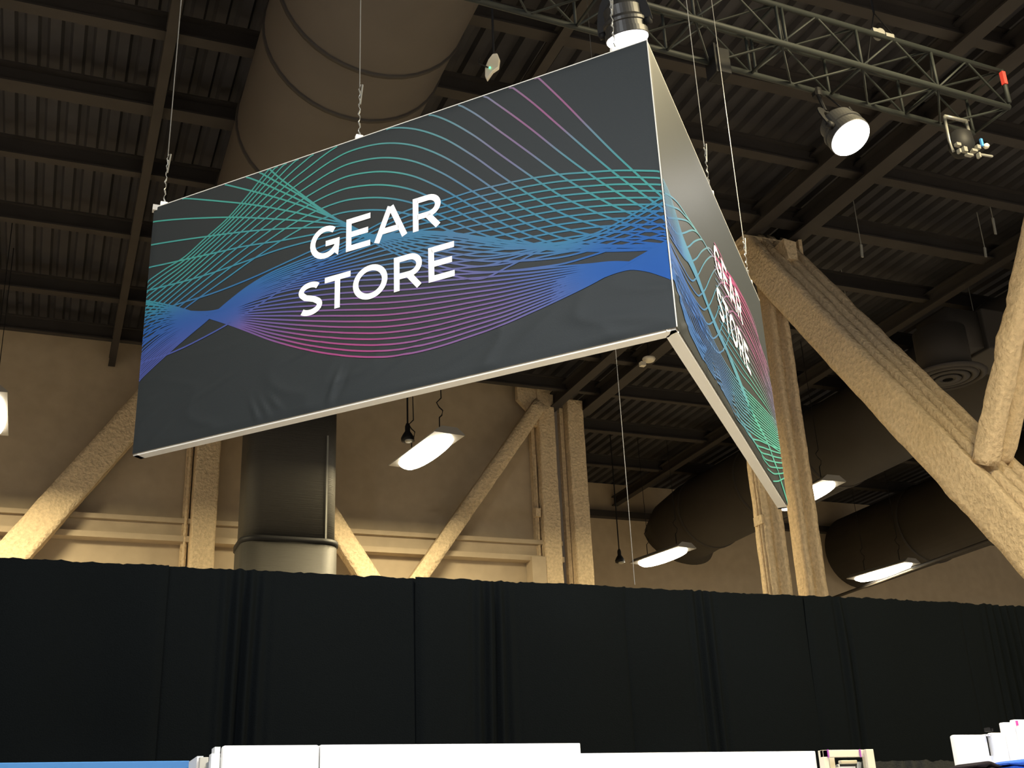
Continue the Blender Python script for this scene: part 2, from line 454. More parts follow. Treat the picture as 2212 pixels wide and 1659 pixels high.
# ------------------------------------------------------------------ tube lamps
def lamp(x, y0, y1, z, label, hook=False, power=820, x1=None):
    x1 = x if x1 is None else x1
    t = thing('tube_lamp', (x, y0, z), label, 'lamp', 'linear high lamps behind the drape')
    p, q = V((x, y0, z)), V((x1, y1, z))
    d = (q - p).normalized(); s = V((d.y, -d.x, 0))
    b = MB()
    prof = [(-.31, -.02), (-.32, .0), (-.16, .12), (.16, .12), (.32, .0), (.31, -.02)]
    vs = [e + s * a + V((0, 0, c)) for e in (p, q) for a, c in prof]
    b.add(vs, [tuple(range(6)), tuple(range(11, 5, -1))] + [(i, (i + 1) % 6 + 0, (i + 1) % 6 + 6, i + 6) for i in range(6)])
    b.build('housing', M['lamp_body'], t)
    b = MB()
    # rounded diffuser bulging below the housing
    rings = []
    for i in range(13):
        k = i / 12
        e = math.sin(math.pi * min(1, max(0, k))) ** 0.25 if 0 < k < 1 else 0.25
        c = p + d * (0.08 + ((q - p).length - .16) * k)
        rings.append([c + s * (.29 * e * math.cos(a)) + V((0, 0, -.022 - .17 * e * math.sin(a))) for a in [math.pi * j / 8 for j in range(9)]])
    vs = [v for r in rings for v in r]
    b.add(vs, [(i * 9 + j, i * 9 + j + 1, (i + 1) * 9 + j + 1, (i + 1) * 9 + j) for i in range(12) for j in range(8)])
    b.build('diffuser', M['lamp_glow'], t, True)
    for k in (.2, .8):
        c = p + (q - p) * k
        b = MB(); b.tube([c + V((0, 0, .1)), c + V((0.0, 0, .45))], .012, 5)
        b.tube([c + V((0, 0, .45)), c + V((.05, 0, .5)), c + V((.07, 0, .6)), c + V((0, 0, .66)), c + V((-.05, 0, .75)), c + V((.04, 0, .85)), V((c.x, c.y, CZ + .02))], .010 if not hook else .013, 5)
        b.build('hanging_cord', M['black'], t)
    if power:
        l = area('tube_lamp_light', (p + q) / 2 + V((0, 0, -.21)), (p + q) / 2 + V((0, 0, -5)), .36, power, WARM, 180, (q - p).length)
        l.rotation_euler = (0, 0, math.atan2(-d.x, d.y))
        l.parent = t; l.matrix_parent_inverse = Matrix.Translation(-V((x, y0, z)))
    return t
lamp(6.58, 19.1, 21.23, 8.95, 'bright tube lamp under the left sign panel, right of the riser duct', True, x1=6.31)
lamp(-1.29, 19.1, 21.25, 8.95, 'bright tube lamp cut off by the left frame edge')
lamp(15.65, 19.8, 22.0, 8.95, 'bright tube lamp partly hidden behind the twin column right of the sign')
lamp(15.35, 25.75, 27.75, 8.95, 'bright tube lamp low between the corner column and the sign tip', power=400, x1=14.96)
lamp(22.76, 25.9, 28.15, 8.95, 'bright tube lamp lowest at the right, above the drape edge', power=400, x1=22.43)
def connector(x, y, z, label):
    t = thing('pendant_plug', (x, y, z), label, 'plug')
    b = MB(); b.tube([(x, y, z + .2), (x, y, CZ + .02)], .018, 6); b.build('cord', M['black'], t)
    b = MB(); b.lathe([(.03, .28), (.05, .22), (.05, .12), (.09, .06), (.13, -.02), (.12, -.08), (.05, -.10)], 14, Matrix.Translation((x, y, z))); b.build('plug_body', M['black'], t, True)
    b = MB(); b.lathe([(.07, 0), (.11, -.02), (.06, -.05)], 14, Matrix.Translation((x + .02, y - .03, z - .06))); b.build('plug_rim', M['silver'], t, True)
connector(6.04, 20.0, 9.12, 'black hanging plug on a cord left of the lamp under the sign')
connector(14.0, 27.0, 8.84, 'small black hanging plug on a cord left of the low middle lamp')

# ------------------------------------------------------------------ lighting truss
t = thing('lighting_truss', (-2.0, 6.24, 7.95), 'dark box truss with zigzag webbing crossing the upper right corner', 'truss')
T0 = V((-1.5, 6.26, 7.95)); T1 = V((7.93, 6.66, 7.95))
td = (T1 - T0).normalized(); tn = V((-td.y, td.x, 0)) * .45; tu = V((0, 0, .41))
def chord(o):
    b = MB(); b.tube([T0 + o, T1 + o], .026, 10); b.build('chord', M['truss'], t, True)
for o in (V((0, 0, 0)), tn, tu, tn + tu):
    chord(o)
L = (T1 - T0).length
pitch = .87
k = 0
for face, (A_, B_) in enumerate(((V((0, 0, 0)), tu), (V((0, 0, 0)), tn), (tn, tn + tu), (tu, tn + tu))):
    s = L
    while s > 0.05:
        P = T0 + td * s
        b = MB(); b.tube([P + A_, P + B_], .015, 6); b.build('web_post', M['truss'], t, True)
        if s - pitch > -.01:
            mid = T0 + td * (s - pitch / 2)
            b = MB(); b.tube([P + A_, mid + B_, T0 + td * (s - pitch) + A_], .012, 6); b.build('web_brace', M['truss'], t, True)
        s -= pitch
for s in (L - 3 * pitch + .06,):
    P = T0 + td * s
    b = MB(); b.tube([P, P + tu], .015, 6); b.tube([P + tn, P + tn + tu], .015, 6); b.build('splice_post', M['truss'], t, True)
b = MB(); b.tube([T1 + tu * .1 + V((-.01, -.02, 0)), T1 + tu + V((-.01, -.02, 0))], .022, 8)
b.build('end_post', M['truss'], t, True)
def onT(s, o=V((0, 0, 0))):
    return T0 + td * s + o
b = MB(); c = onT(L - .02, tu * .75 + V((0, -.03, 0))); b.box(tuple(c - V((.02, .02, .07))), tuple(c + V((.02, .02, .07))))
tag(b.build('strap', M['red']), 'short red strap at the end post of the truss', 'strap')
# chain hoist hooks and steel slings to the roof
for xs in (0.8, 4.7, 7.2):
    b = MB(); c = onT(xs + 1.0, tn / 2 + tu)
    b.tube([onT(xs + 1.0, tu), c + V((0, 0, .5)), onT(xs + 1.0, tn + tu)], .008, 5)
    b.tube([c + V((0, 0, .5)), V((c.x, c.y, CZ - .2))], .012, 5); b.build('sling', M['black'], t)
def clamp(c, label, m='silver'):
    b = MB(); c = V(c)
    b.tube([c + V((0, -.02, 0)), c + V((0, .05, 0))], .045, 12)
    b.box(tuple(c + V((-.10, -.03, -.02))), tuple(c + V((-.04, .03, .02)))); b.box(tuple(c + V((.04, -.03, -.04))), tuple(c + V((.13, .02, 0))))
    tag(b.build('clamp', M[m]), label, 'clamp')
clamp(onT(L - 1.45, tu + V((0, 0, .03))), 'small silver pipe clamp on the top rail of the truss')

def dirmat(loc, n):
    q = V(n).normalized().to_track_quat('-Z', 'Y')
    return Matrix.Translation(loc) @ q.to_matrix().to_4x4()
def spot(loc, n, chord_pt, label, power, r=.17, tgt=None):
    t = thing('spotlight', loc, label, 'spotlight', 'round spotlights on the truss')
    m4 = dirmat(loc, n)
    b = MB(); b.lathe([(r * .98, .0), (r, .005), (r, .05), (r * .93, .055), (r * .93, .10), (r, .105), (r, .13), (r * .86, .16), (r * .86, .24), (r * .6, .30), (r * .35, .32)], 40, m4); b.build('housing', M['spot_body'], t, False)
    b = MB(); b.lathe([(r * .95, -.006), (r * .93, -.012), (r * .5, -.022), (r * .1, -.026)], 40, m4); b.build('lens', M['spot_lens'], t, True)
    b = MB()
    pts = [m4 @ V((r * 1.12 * math.cos(a), 0, .09 + (r * 1.9) * math.sin(a))) for a in [math.pi * k / 12 for k in range(13)]]
    b.sweep(pts, [(-.035, -.006), (.035, -.006), (.035, .006), (-.035, .006)], up=tuple((m4.to_3x3() @ V((0, 1, 0)))))
    b.build('yoke', M['black'], t)
    for sx in (-1, 1):
        b = MB(); b.tube([m4 @ V((sx * r * .98, 0, .09)), m4 @ V((sx * r * 1.25, 0, .09))], .03, 10); b.build('knob', M['black'], t, True)
    top = pts[6]
    b = MB(); b.tube([top, chord_pt], .018, 8); b.lathe([(.045, -.04), (.05, 0), (.045, .04)], 12, Matrix.Translation(chord_pt)); b.build('clamp', M['black'], t)
    b = MB(); e = m4 @ V((0, r * .9, .25)); f = V(chord_pt)
    b.tube([e, e + V((.1, 0, -.12)), (e + f) / 2 + V((.14, 0, -.1)), f + V((.1, 0, 0)), f + V((.25, 0, .05))], .009, 6); b.build('power_cable', M['black'], t)
    l = bpy.data.lights.new('spotlight_beam', 'SPOT'); l.energy = power; l.color = (1, .97, .95); l.spot_size = math.radians(110); l.spot_blend = .6; l.shadow_soft_size = .12
    o = bpy.data.objects.new('spotlight_beam', l); C.objects.link(o)
    lp = m4 @ V((0, 0, -.06))
    o.rotation_euler = V(n).to_track_quat('-Z', 'Y').to_euler()
    o.parent = t; o.location = lp - V(loc)
    return t
spot((3.72, 6.37, 7.44), (.22, .20, -.94), onT(5.25, V((0, 0, -.02))), 'lit spotlight hanging above the upper corner of the sign', 900)
spot((6.02, 6.70, 7.235), (0.121, -0.438, -0.891), onT(7.55, tn + V((0, 0, -.02))), 'lit spotlight under the truss with its round white lens in full view', 800, r=.185)
spot((.70, 6.6, 7.30), (.085, .225, -.971), onT(2.2, V((0, 0, -.02))), 'lit spotlight cut off by the top frame edge, left of the middle cable', 900)
# unlit fixture hung at the end of the truss
c = onT(L - .42, tn * .6 + V((0, 0, -.32)))
t = thing('moving_light', c, 'unlit grey and black stage fixture hanging from the right end of the truss', 'stage light')
b = MB()
for sx in (-1, 1):
    b.tube([c + V((sx * .13, 0, .27)), c + V((sx * .14, 0, .0)), c + V((sx * .11, 0, -.12))], .014, 8)
b.tube([c + V((-.13, 0, .27)), c + V((.13, 0, .27))], .018, 8); b.build('yoke', M['silver'], t, True)
b = MB(); b.lathe([(.06, .12), (.11, .08), (.12, -.04), (.09, -.12), (.05, -.14)], 20, Matrix.Translation(c)); b.build('head', M['black'], t, True)
b = MB()
for dx, dz, sx, sz in ((-.13, -.10, .05, .03), (-.06, -.14, .04, .05), (.05, -.13, .06, .025), (.11, -.08, .04, .04), (-.02, -.19, .07, .018), (.10, -.17, .02, .05), (-.13, -.17, .02, .04)):
    p = c + V((dx, -.08, dz)); b.box(tuple(p - V((sx / 2, .02, sz / 2))), tuple(p + V((sx / 2, .02, sz / 2))))
b.tube([c + V((.12, -.05, -.13)), c + V((.30, -.05, -.12))], .012, 8)
b.build('bracket', M['silver'], t)
b = MB(); p = c + V((.15, -.1, -.03)); b.box(tuple(p - V((.012, .01, .04))), tuple(p + V((.012, .01, .04)))); b.build('blue_marker', M['blue'], t)
b = MB(); p = c + V((.21, -.09, -.05)); b.lathe([(.02, -.02), (.03, 0), (.02, .02)], 12, Matrix.Translation(p)); b.build('brass_knob', M['offwhite'], t, True)
b = MB(); b.tube([c + V((0, 0, .27)), onT(L - .42, tn * .9)], .02, 8); b.build('clamp', M['black'], t)
# dark dimmer box slung in the truss
c = onT(6.45, tn * .9 + V((0, 0, .03)))
t = thing('dimmer_box', c, 'dark control box hung inside the truss between the two spotlights', 'box')
b = MB(); b.box(tuple(c - V((.05, .08, .20))), tuple(c + V((.08, .10, .06)))); b.box(tuple(c + V((.0, .0, .05))), tuple(c + V((.03, .08, .16)))); b.build('case', M['black'], t, bevel=.01)
b = MB(); b.box(tuple(c - V((.07, .07, .20))), tuple(c - V((.052, -.09, -.10)))); b.build('bracket', M['black'], t)

# access point, camera and small hangers
t = thing('access_point', (3.25, 8.0, 8.26), 'white diamond shaped wireless access point hanging above the left sign panel', 'access point')
b = MB(); o = V((3.25, 8.0, 8.26)); ax = V((.75, -.45, .15)).normalized(); az = V((.12, .1, 1)).normalized(); ay = az.cross(ax).normalized()
out = [(-.01, .15), (.035, .14), (.06, .06), (.055, -.04), (.0, -.07), (-.05, -.155), (-.07, -.10), (-.075, .0), (-.05, .09)]
m_ = len(out); vs = [o + ax * p[0] + az * p[1] + ay * k for k in (-.02, .02) for p in out]
b.add(vs, [tuple(range(m_)), tuple(range(2 * m_ - 1, m_ - 1, -1))] + [(i, i + m_, (i + 1) % m_ + m_, (i + 1) % m_) for i in range(m_)]); b.build('shell', M['offwhite'], t, bevel=.008)
M['led'] = mat('green_led', (0, .5, .2), .4, emit=((.1, 1, .4), 3))
b = MB(); p = o + ax * -.045 + az * -.01 + V((0, -.035, -.01)); b.box(tuple(p - V((.006, .006, .006))), tuple(p + V((.006, .006, .006)))); b.build('status_light', M['led'], t)
b = MB(); b.tube([o + az * .12, V((o.x + .02, o.y, 10.02))], .012, 6); b.build('stem', M['black'], t)
b = MB(); b.tube([o + V((-.05, 0, -.02)), o + V((-.14, 0, .0)), o + V((-.13, 0, .06))], .007, 5); b.build('cable', M['black'], t)
t = thing('security_camera', (10.3, 18.0, 10.4), 'small pale camera hanging in the dark below the sign corner', 'camera')
b = MB(); b.lathe([(.05, .06), (.12, .03), (.13, 0), (.10, -.04)], 16, Matrix.Translation((10.3, 18.0, 10.42))); b.build('dome', M['offwhite'], t, True)
b = MB(); b.box((10.1, 17.95, 10.26), (10.2, 18.05, 10.34)); b.build('bracket', M['offwhite'], t)
b = MB(); b.tube([(10.3, 18, 10.45), (10.3, 18, CZ + .02)], .015, 6); b.build('stem', M['black'], t)
for (x, y, z, h, lab) in ((12.2, 11.0, 11.65, .28, 'nearest to the truss end'), (15.1, 13.6, 11.6, .34, 'furthest right of the upper ones'), (15.4, 14.2, 11.5, .2, 'just left of the leaning strut'), (12.9, 14.6, 11.3, .26, 'above the head of the thick brace'),
                   (14.4, 17.0, 11.2, .2, 'lowest, right above the thick brace'), (17.2, 16.5, 11.1, .3, 'beside the round diffuser'), (13.0, 9.4, 11.6, .3, 'near the right frame edge')):
    b = MB(); b.bar((x, y, z), (x + .02, y, z + h), .045, .02); b.tube([(x + .02, y, z + h), (x + .02, y, CZ + .12)], .008, 5)
    tag(b.build('hanger_rod', M['grey']), 'small pale hanger rod under the dark roof, ' + lab, 'hanger', 'small pale hangers under the roof')
ART1 = {
    'arc': (12, [
        [(-0.108, 0.950), (-0.029, 1.006), (0.118, 1.062), (0.264, 1.106), (0.405, 1.185), (0.545, 1.262), (0.682, 1.371), (0.818, 1.496), (0.953, 1.616), (1.088, 1.731), (1.223, 1.837), (1.358, 1.926), (1.547, 2.010), (1.734, 2.036), (1.915, 2.002), (2.089, 1.900), (2.254, 1.739), (2.411, 1.552), (2.558, 1.337), (2.697, 1.116), (2.830, 0.908), (2.996, 0.668), (3.068, 0.572)],
        [(-0.090, 0.786), (-0.010, 0.828), (0.134, 0.898), (0.276, 0.968), (0.416, 1.042), (0.555, 1.119), (0.693, 1.194), (0.829, 1.268), (0.964, 1.340), (1.099, 1.397), (1.232, 1.448), (1.364, 1.474), (1.549, 1.460), (1.728, 1.395), (1.901, 1.278), (2.065, 1.122), (2.222, 0.953), (2.372, 0.801), (2.517, 0.671), (2.659, 0.578), (2.797, 0.503), (2.973, 0.424), (3.050, 0.390)],
        [(-0.068, 0.588), (0.010, 0.636), (0.151, 0.716), (0.292, 0.780), (0.432, 0.837), (0.570, 0.890), (0.707, 0.944), (0.842, 0.992), (0.976, 1.035), (1.109, 1.067), (1.240, 1.076), (1.370, 1.064), (1.550, 1.015), (1.724, 0.934), (1.891, 0.815), (2.052, 0.704), (2.209, 0.627), (2.361, 0.568), (2.508, 0.523), (2.653, 0.486), (2.793, 0.451), (2.971, 0.404), (3.050, 0.384)],
    ]),
    'sheet': (26, [
        [(-0.045, 0.376), (0.031, 0.436), (0.170, 0.520), (0.308, 0.595), (0.445, 0.665), (0.580, 0.739), (0.715, 0.800), (0.850, 0.839), (0.984, 0.857), (1.115, 0.868), (1.245, 0.879), (1.372, 0.902), (1.550, 0.944), (1.724, 0.970), (1.894, 0.963), (2.060, 0.964), (2.222, 0.953), (2.379, 0.937), (2.532, 0.911), (2.680, 0.875), (2.824, 0.838), (3.006, 0.776), (3.085, 0.746)],
        [(-0.046, 0.389), (0.030, 0.449), (0.168, 0.532), (0.307, 0.603), (0.445, 0.666), (0.581, 0.735), (0.716, 0.792), (0.850, 0.828), (0.984, 0.844), (1.116, 0.853), (1.245, 0.862), (1.372, 0.881), (1.550, 0.916), (1.724, 0.937), (1.894, 0.927), (2.059, 0.925), (2.220, 0.913), (2.377, 0.897), (2.530, 0.873), (2.678, 0.838), (2.821, 0.802), (3.002, 0.742), (3.082, 0.713)],
        [(-0.048, 0.403), (0.028, 0.463), (0.167, 0.544), (0.306, 0.611), (0.445, 0.668), (0.581, 0.731), (0.716, 0.784), (0.851, 0.817), (0.985, 0.832), (1.116, 0.839), (1.246, 0.846), (1.373, 0.861), (1.550, 0.889), (1.724, 0.903), (1.893, 0.892), (2.058, 0.887), (2.219, 0.873), (2.375, 0.857), (2.527, 0.834), (2.675, 0.802), (2.818, 0.766), (2.999, 0.708), (3.079, 0.680)],
        [(-0.049, 0.416), (0.027, 0.476), (0.166, 0.557), (0.306, 0.620), (0.444, 0.669), (0.581, 0.727), (0.717, 0.776), (0.851, 0.807), (0.985, 0.819), (1.117, 0.825), (1.246, 0.829), (1.373, 0.841), (1.550, 0.861), (1.724, 0.870), (1.892, 0.856), (2.057, 0.849), (2.217, 0.833), (2.373, 0.818), (2.525, 0.796), (2.672, 0.765), (2.815, 0.731), (2.996, 0.675), (3.076, 0.647)],
        [(-0.051, 0.430), (0.025, 0.490), (0.165, 0.569), (0.305, 0.628), (0.444, 0.671), (0.581, 0.723), (0.717, 0.768), (0.852, 0.796), (0.985, 0.807), (1.117, 0.811), (1.246, 0.813), (1.373, 0.821), (1.550, 0.834), (1.723, 0.837), (1.892, 0.821), (2.056, 0.811), (2.216, 0.794), (2.371, 0.778), (2.523, 0.758), (2.670, 0.729), (2.813, 0.695), (2.993, 0.641), (3.072, 0.614)],
        [(-0.052, 0.443), (0.024, 0.503), (0.164, 0.582), (0.304, 0.636), (0.444, 0.672), (0.582, 0.719), (0.718, 0.760), (0.852, 0.785), (0.986, 0.795), (1.118, 0.796), (1.247, 0.797), (1.374, 0.801), (1.550, 0.807), (1.723, 0.804), (1.891, 0.786), (2.055, 0.773), (2.214, 0.755), (2.369, 0.739), (2.520, 0.720), (2.667, 0.693), (2.810, 0.660), (2.990, 0.607), (3.069, 0.582)],
        [(-0.054, 0.457), (0.023, 0.517), (0.163, 0.594), (0.303, 0.644), (0.444, 0.674), (0.582, 0.715), (0.718, 0.752), (0.853, 0.775), (0.986, 0.782), (1.118, 0.782), (1.247, 0.781), (1.374, 0.780), (1.551, 0.780), (1.723, 0.772), (1.890, 0.751), (2.053, 0.736), (2.212, 0.715), (2.367, 0.700), (2.518, 0.682), (2.665, 0.657), (2.807, 0.625), (2.987, 0.574), (3.066, 0.549)],
        [(-0.055, 0.471), (0.021, 0.531), (0.161, 0.606), (0.303, 0.652), (0.444, 0.675), (0.582, 0.711), (0.718, 0.744), (0.853, 0.764), (0.987, 0.770), (1.118, 0.768), (1.247, 0.764), (1.374, 0.760), (1.551, 0.753), (1.722, 0.739), (1.890, 0.716), (2.052, 0.698), (2.211, 0.677), (2.365, 0.661), (2.516, 0.645), (2.662, 0.621), (2.804, 0.591), (2.984, 0.541), (3.063, 0.517)],
        [(-0.057, 0.484), (0.020, 0.544), (0.160, 0.619), (0.302, 0.660), (0.444, 0.677), (0.582, 0.707), (0.719, 0.736), (0.854, 0.753), (0.987, 0.758), (1.119, 0.754), (1.248, 0.748), (1.375, 0.740), (1.551, 0.726), (1.722, 0.707), (1.889, 0.682), (2.051, 0.661), (2.209, 0.638), (2.363, 0.622), (2.514, 0.607), (2.660, 0.585), (2.801, 0.556), (2.981, 0.508), (3.059, 0.484)],
        [(-0.058, 0.498), (0.018, 0.558), (0.159, 0.631), (0.301, 0.669), (0.444, 0.679), (0.583, 0.703), (0.719, 0.728), (0.855, 0.743), (0.988, 0.746), (1.119, 0.740), (1.248, 0.732), (1.375, 0.721), (1.551, 0.699), (1.722, 0.674), (1.888, 0.647), (2.050, 0.624), (2.208, 0.600), (2.361, 0.584), (2.511, 0.570), (2.657, 0.550), (2.799, 0.522), (2.978, 0.475), (3.056, 0.452)],
        [(-0.060, 0.512), (0.017, 0.572), (0.158, 0.644), (0.301, 0.677), (0.444, 0.680), (0.583, 0.699), (0.720, 0.720), (0.855, 0.732), (0.988, 0.733), (1.120, 0.726), (1.249, 0.716), (1.375, 0.701), (1.551, 0.673), (1.722, 0.642), (1.887, 0.613), (2.049, 0.587), (2.206, 0.561), (2.359, 0.545), (2.509, 0.533), (2.655, 0.514), (2.796, 0.487), (2.975, 0.442), (3.053, 0.420)],
        [(-0.061, 0.525), (0.015, 0.585), (0.157, 0.656), (0.300, 0.685), (0.443, 0.682), (0.583, 0.696), (0.720, 0.711), (0.856, 0.722), (0.989, 0.721), (1.120, 0.712), (1.249, 0.700), (1.375, 0.681), (1.551, 0.646), (1.721, 0.610), (1.887, 0.579), (2.048, 0.551), (2.204, 0.523), (2.357, 0.507), (2.507, 0.497), (2.652, 0.479), (2.793, 0.453), (2.972, 0.410), (3.050, 0.388)],
        [(-0.064, 0.551), (0.013, 0.605), (0.155, 0.668), (0.300, 0.689), (0.444, 0.677), (0.584, 0.688), (0.721, 0.703), (0.856, 0.709), (0.989, 0.707), (1.121, 0.695), (1.249, 0.680), (1.376, 0.658), (1.551, 0.621), (1.721, 0.585), (1.886, 0.551), (2.047, 0.517), (2.203, 0.484), (2.355, 0.454), (2.503, 0.428), (2.646, 0.401), (2.787, 0.374), (2.962, 0.308), (3.038, 0.265)],
        [(-0.067, 0.580), (0.011, 0.628), (0.154, 0.682), (0.299, 0.695), (0.444, 0.678), (0.584, 0.682), (0.722, 0.690), (0.857, 0.690), (0.990, 0.682), (1.122, 0.667), (1.250, 0.649), (1.376, 0.626), (1.551, 0.588), (1.721, 0.553), (1.886, 0.522), (2.046, 0.492), (2.202, 0.463), (2.354, 0.437), (2.502, 0.415), (2.646, 0.393), (2.786, 0.372), (2.963, 0.315), (3.039, 0.278)],
        [(-0.071, 0.610), (0.009, 0.651), (0.153, 0.695), (0.299, 0.701), (0.444, 0.679), (0.584, 0.677), (0.722, 0.677), (0.858, 0.670), (0.991, 0.657), (1.122, 0.638), (1.251, 0.617), (1.377, 0.593), (1.551, 0.555), (1.720, 0.521), (1.885, 0.493), (2.045, 0.467), (2.201, 0.441), (2.353, 0.420), (2.501, 0.403), (2.645, 0.385), (2.786, 0.369), (2.963, 0.322), (3.040, 0.290)],
        [(-0.074, 0.639), (0.006, 0.674), (0.152, 0.709), (0.298, 0.708), (0.444, 0.680), (0.585, 0.671), (0.723, 0.664), (0.859, 0.650), (0.992, 0.632), (1.123, 0.610), (1.252, 0.586), (1.377, 0.560), (1.551, 0.522), (1.720, 0.490), (1.885, 0.464), (2.044, 0.441), (2.200, 0.420), (2.352, 0.403), (2.500, 0.390), (2.645, 0.377), (2.786, 0.366), (2.964, 0.329), (3.042, 0.303)],
        [(-0.077, 0.669), (0.004, 0.697), (0.150, 0.722), (0.297, 0.714), (0.443, 0.681), (0.585, 0.666), (0.724, 0.651), (0.860, 0.631), (0.993, 0.608), (1.124, 0.582), (1.252, 0.555), (1.378, 0.528), (1.551, 0.489), (1.720, 0.458), (1.884, 0.436), (2.044, 0.416), (2.199, 0.398), (2.351, 0.386), (2.499, 0.377), (2.644, 0.369), (2.786, 0.364), (2.965, 0.336), (3.043, 0.315)],
        [(-0.080, 0.698), (0.001, 0.721), (0.149, 0.736), (0.297, 0.721), (0.443, 0.682), (0.585, 0.660), (0.725, 0.638), (0.861, 0.611), (0.994, 0.583), (1.125, 0.553), (1.253, 0.525), (1.378, 0.496), (1.551, 0.456), (1.720, 0.427), (1.883, 0.407), (2.043, 0.391), (2.198, 0.377), (2.350, 0.369), (2.499, 0.365), (2.644, 0.361), (2.786, 0.361), (2.965, 0.343), (3.044, 0.328)],
        [(-0.084, 0.728), (-0.001, 0.744), (0.148, 0.749), (0.296, 0.727), (0.443, 0.683), (0.586, 0.654), (0.725, 0.626), (0.862, 0.592), (0.995, 0.559), (1.126, 0.525), (1.254, 0.494), (1.378, 0.463), (1.551, 0.423), (1.719, 0.396), (1.883, 0.378), (2.042, 0.366), (2.198, 0.355), (2.349, 0.352), (2.498, 0.352), (2.643, 0.353), (2.785, 0.359), (2.966, 0.350), (3.045, 0.340)],
        [(-0.087, 0.758), (-0.004, 0.767), (0.146, 0.763), (0.296, 0.733), (0.443, 0.685), (0.586, 0.649), (0.726, 0.613), (0.863, 0.572), (0.996, 0.534), (1.127, 0.497), (1.254, 0.463), (1.379, 0.431), (1.552, 0.391), (1.719, 0.365), (1.882, 0.350), (2.041, 0.341), (2.197, 0.334), (2.349, 0.335), (2.497, 0.340), (2.642, 0.345), (2.785, 0.356), (2.967, 0.357), (3.047, 0.353)],
        [(-0.090, 0.788), (-0.006, 0.790), (0.145, 0.777), (0.295, 0.740), (0.443, 0.686), (0.587, 0.643), (0.727, 0.600), (0.864, 0.553), (0.997, 0.510), (1.128, 0.470), (1.255, 0.433), (1.379, 0.400), (1.552, 0.359), (1.719, 0.334), (1.882, 0.322), (2.041, 0.316), (2.196, 0.313), (2.348, 0.318), (2.496, 0.327), (2.642, 0.337), (2.785, 0.354), (2.967, 0.364), (3.048, 0.365)],
        [(-0.094, 0.819), (-0.009, 0.814), (0.144, 0.790), (0.295, 0.746), (0.443, 0.687), (0.587, 0.638), (0.727, 0.587), (0.865, 0.534), (0.998, 0.486), (1.129, 0.442), (1.256, 0.403), (1.380, 0.368), (1.552, 0.327), (1.719, 0.303), (1.881, 0.293), (2.040, 0.292), (2.195, 0.292), (2.347, 0.302), (2.496, 0.315), (2.641, 0.329), (2.785, 0.351), (2.968, 0.371), (3.049, 0.378)],
        [(-0.097, 0.849), (-0.011, 0.837), (0.143, 0.804), (0.294, 0.753), (0.443, 0.688), (0.587, 0.632), (0.728, 0.574), (0.866, 0.514), (0.999, 0.462), (1.129, 0.414), (1.256, 0.373), (1.380, 0.336), (1.552, 0.295), (1.718, 0.272), (1.881, 0.265), (2.039, 0.267), (2.194, 0.270), (2.346, 0.285), (2.495, 0.302), (2.641, 0.321), (2.785, 0.349), (2.969, 0.378), (3.050, 0.390)],
        [(-0.100, 0.879), (-0.013, 0.861), (0.141, 0.818), (0.294, 0.759), (0.443, 0.689), (0.588, 0.627), (0.729, 0.562), (0.867, 0.495), (1.000, 0.437), (1.130, 0.387), (1.257, 0.343), (1.381, 0.305), (1.552, 0.263), (1.718, 0.241), (1.880, 0.237), (2.038, 0.242), (2.193, 0.249), (2.345, 0.268), (2.494, 0.290), (2.640, 0.313), (2.784, 0.346), (2.969, 0.385), (3.051, 0.403)],
        [(-0.104, 0.910), (-0.016, 0.885), (0.140, 0.831), (0.293, 0.765), (0.443, 0.690), (0.588, 0.621), (0.730, 0.549), (0.867, 0.476), (1.001, 0.414), (1.131, 0.359), (1.258, 0.313), (1.381, 0.273), (1.552, 0.231), (1.718, 0.211), (1.880, 0.209), (2.038, 0.218), (2.192, 0.228), (2.344, 0.252), (2.493, 0.277), (2.640, 0.305), (2.784, 0.343), (2.970, 0.392), (3.053, 0.415)],
        [(-0.107, 0.941), (-0.018, 0.909), (0.139, 0.845), (0.293, 0.772), (0.443, 0.691), (0.588, 0.615), (0.730, 0.536), (0.868, 0.457), (1.002, 0.390), (1.132, 0.332), (1.258, 0.283), (1.382, 0.242), (1.552, 0.199), (1.718, 0.181), (1.879, 0.181), (2.037, 0.193), (2.191, 0.207), (2.343, 0.235), (2.493, 0.265), (2.639, 0.297), (2.784, 0.341), (2.971, 0.399), (3.054, 0.428)],
    ]),
    'twistleft': (7, [
        [(-0.107, 0.941), (-0.018, 0.901), (0.088, 0.854), (0.212, 0.801), (0.326, 0.753), (0.466, 0.717), (0.582, 0.712), (0.704, 0.724)],
        [(-0.077, 0.669), (0.003, 0.701), (0.101, 0.726), (0.218, 0.737), (0.328, 0.729), (0.467, 0.707), (0.583, 0.698), (0.706, 0.702)],
        [(-0.053, 0.454), (0.024, 0.504), (0.117, 0.556), (0.229, 0.609), (0.335, 0.654), (0.469, 0.682), (0.583, 0.703), (0.704, 0.738)],
    ]),
    'twistright': (20, [
        [(2.456, 0.351), (2.549, 0.368), (2.640, 0.376), (2.729, 0.375), (2.805, 0.363), (2.856, 0.349), (2.925, 0.346), (2.987, 0.351), (3.047, 0.362)],
        [(2.454, 0.307), (2.547, 0.334), (2.639, 0.356), (2.728, 0.364), (2.805, 0.354), (2.855, 0.338), (2.923, 0.321), (2.983, 0.302), (3.040, 0.282)],
        [(2.451, 0.263), (2.543, 0.279), (2.635, 0.298), (2.725, 0.320), (2.802, 0.326), (2.854, 0.320), (2.920, 0.292), (2.978, 0.256), (3.033, 0.219)],
    ]),
    'fan': (12, [
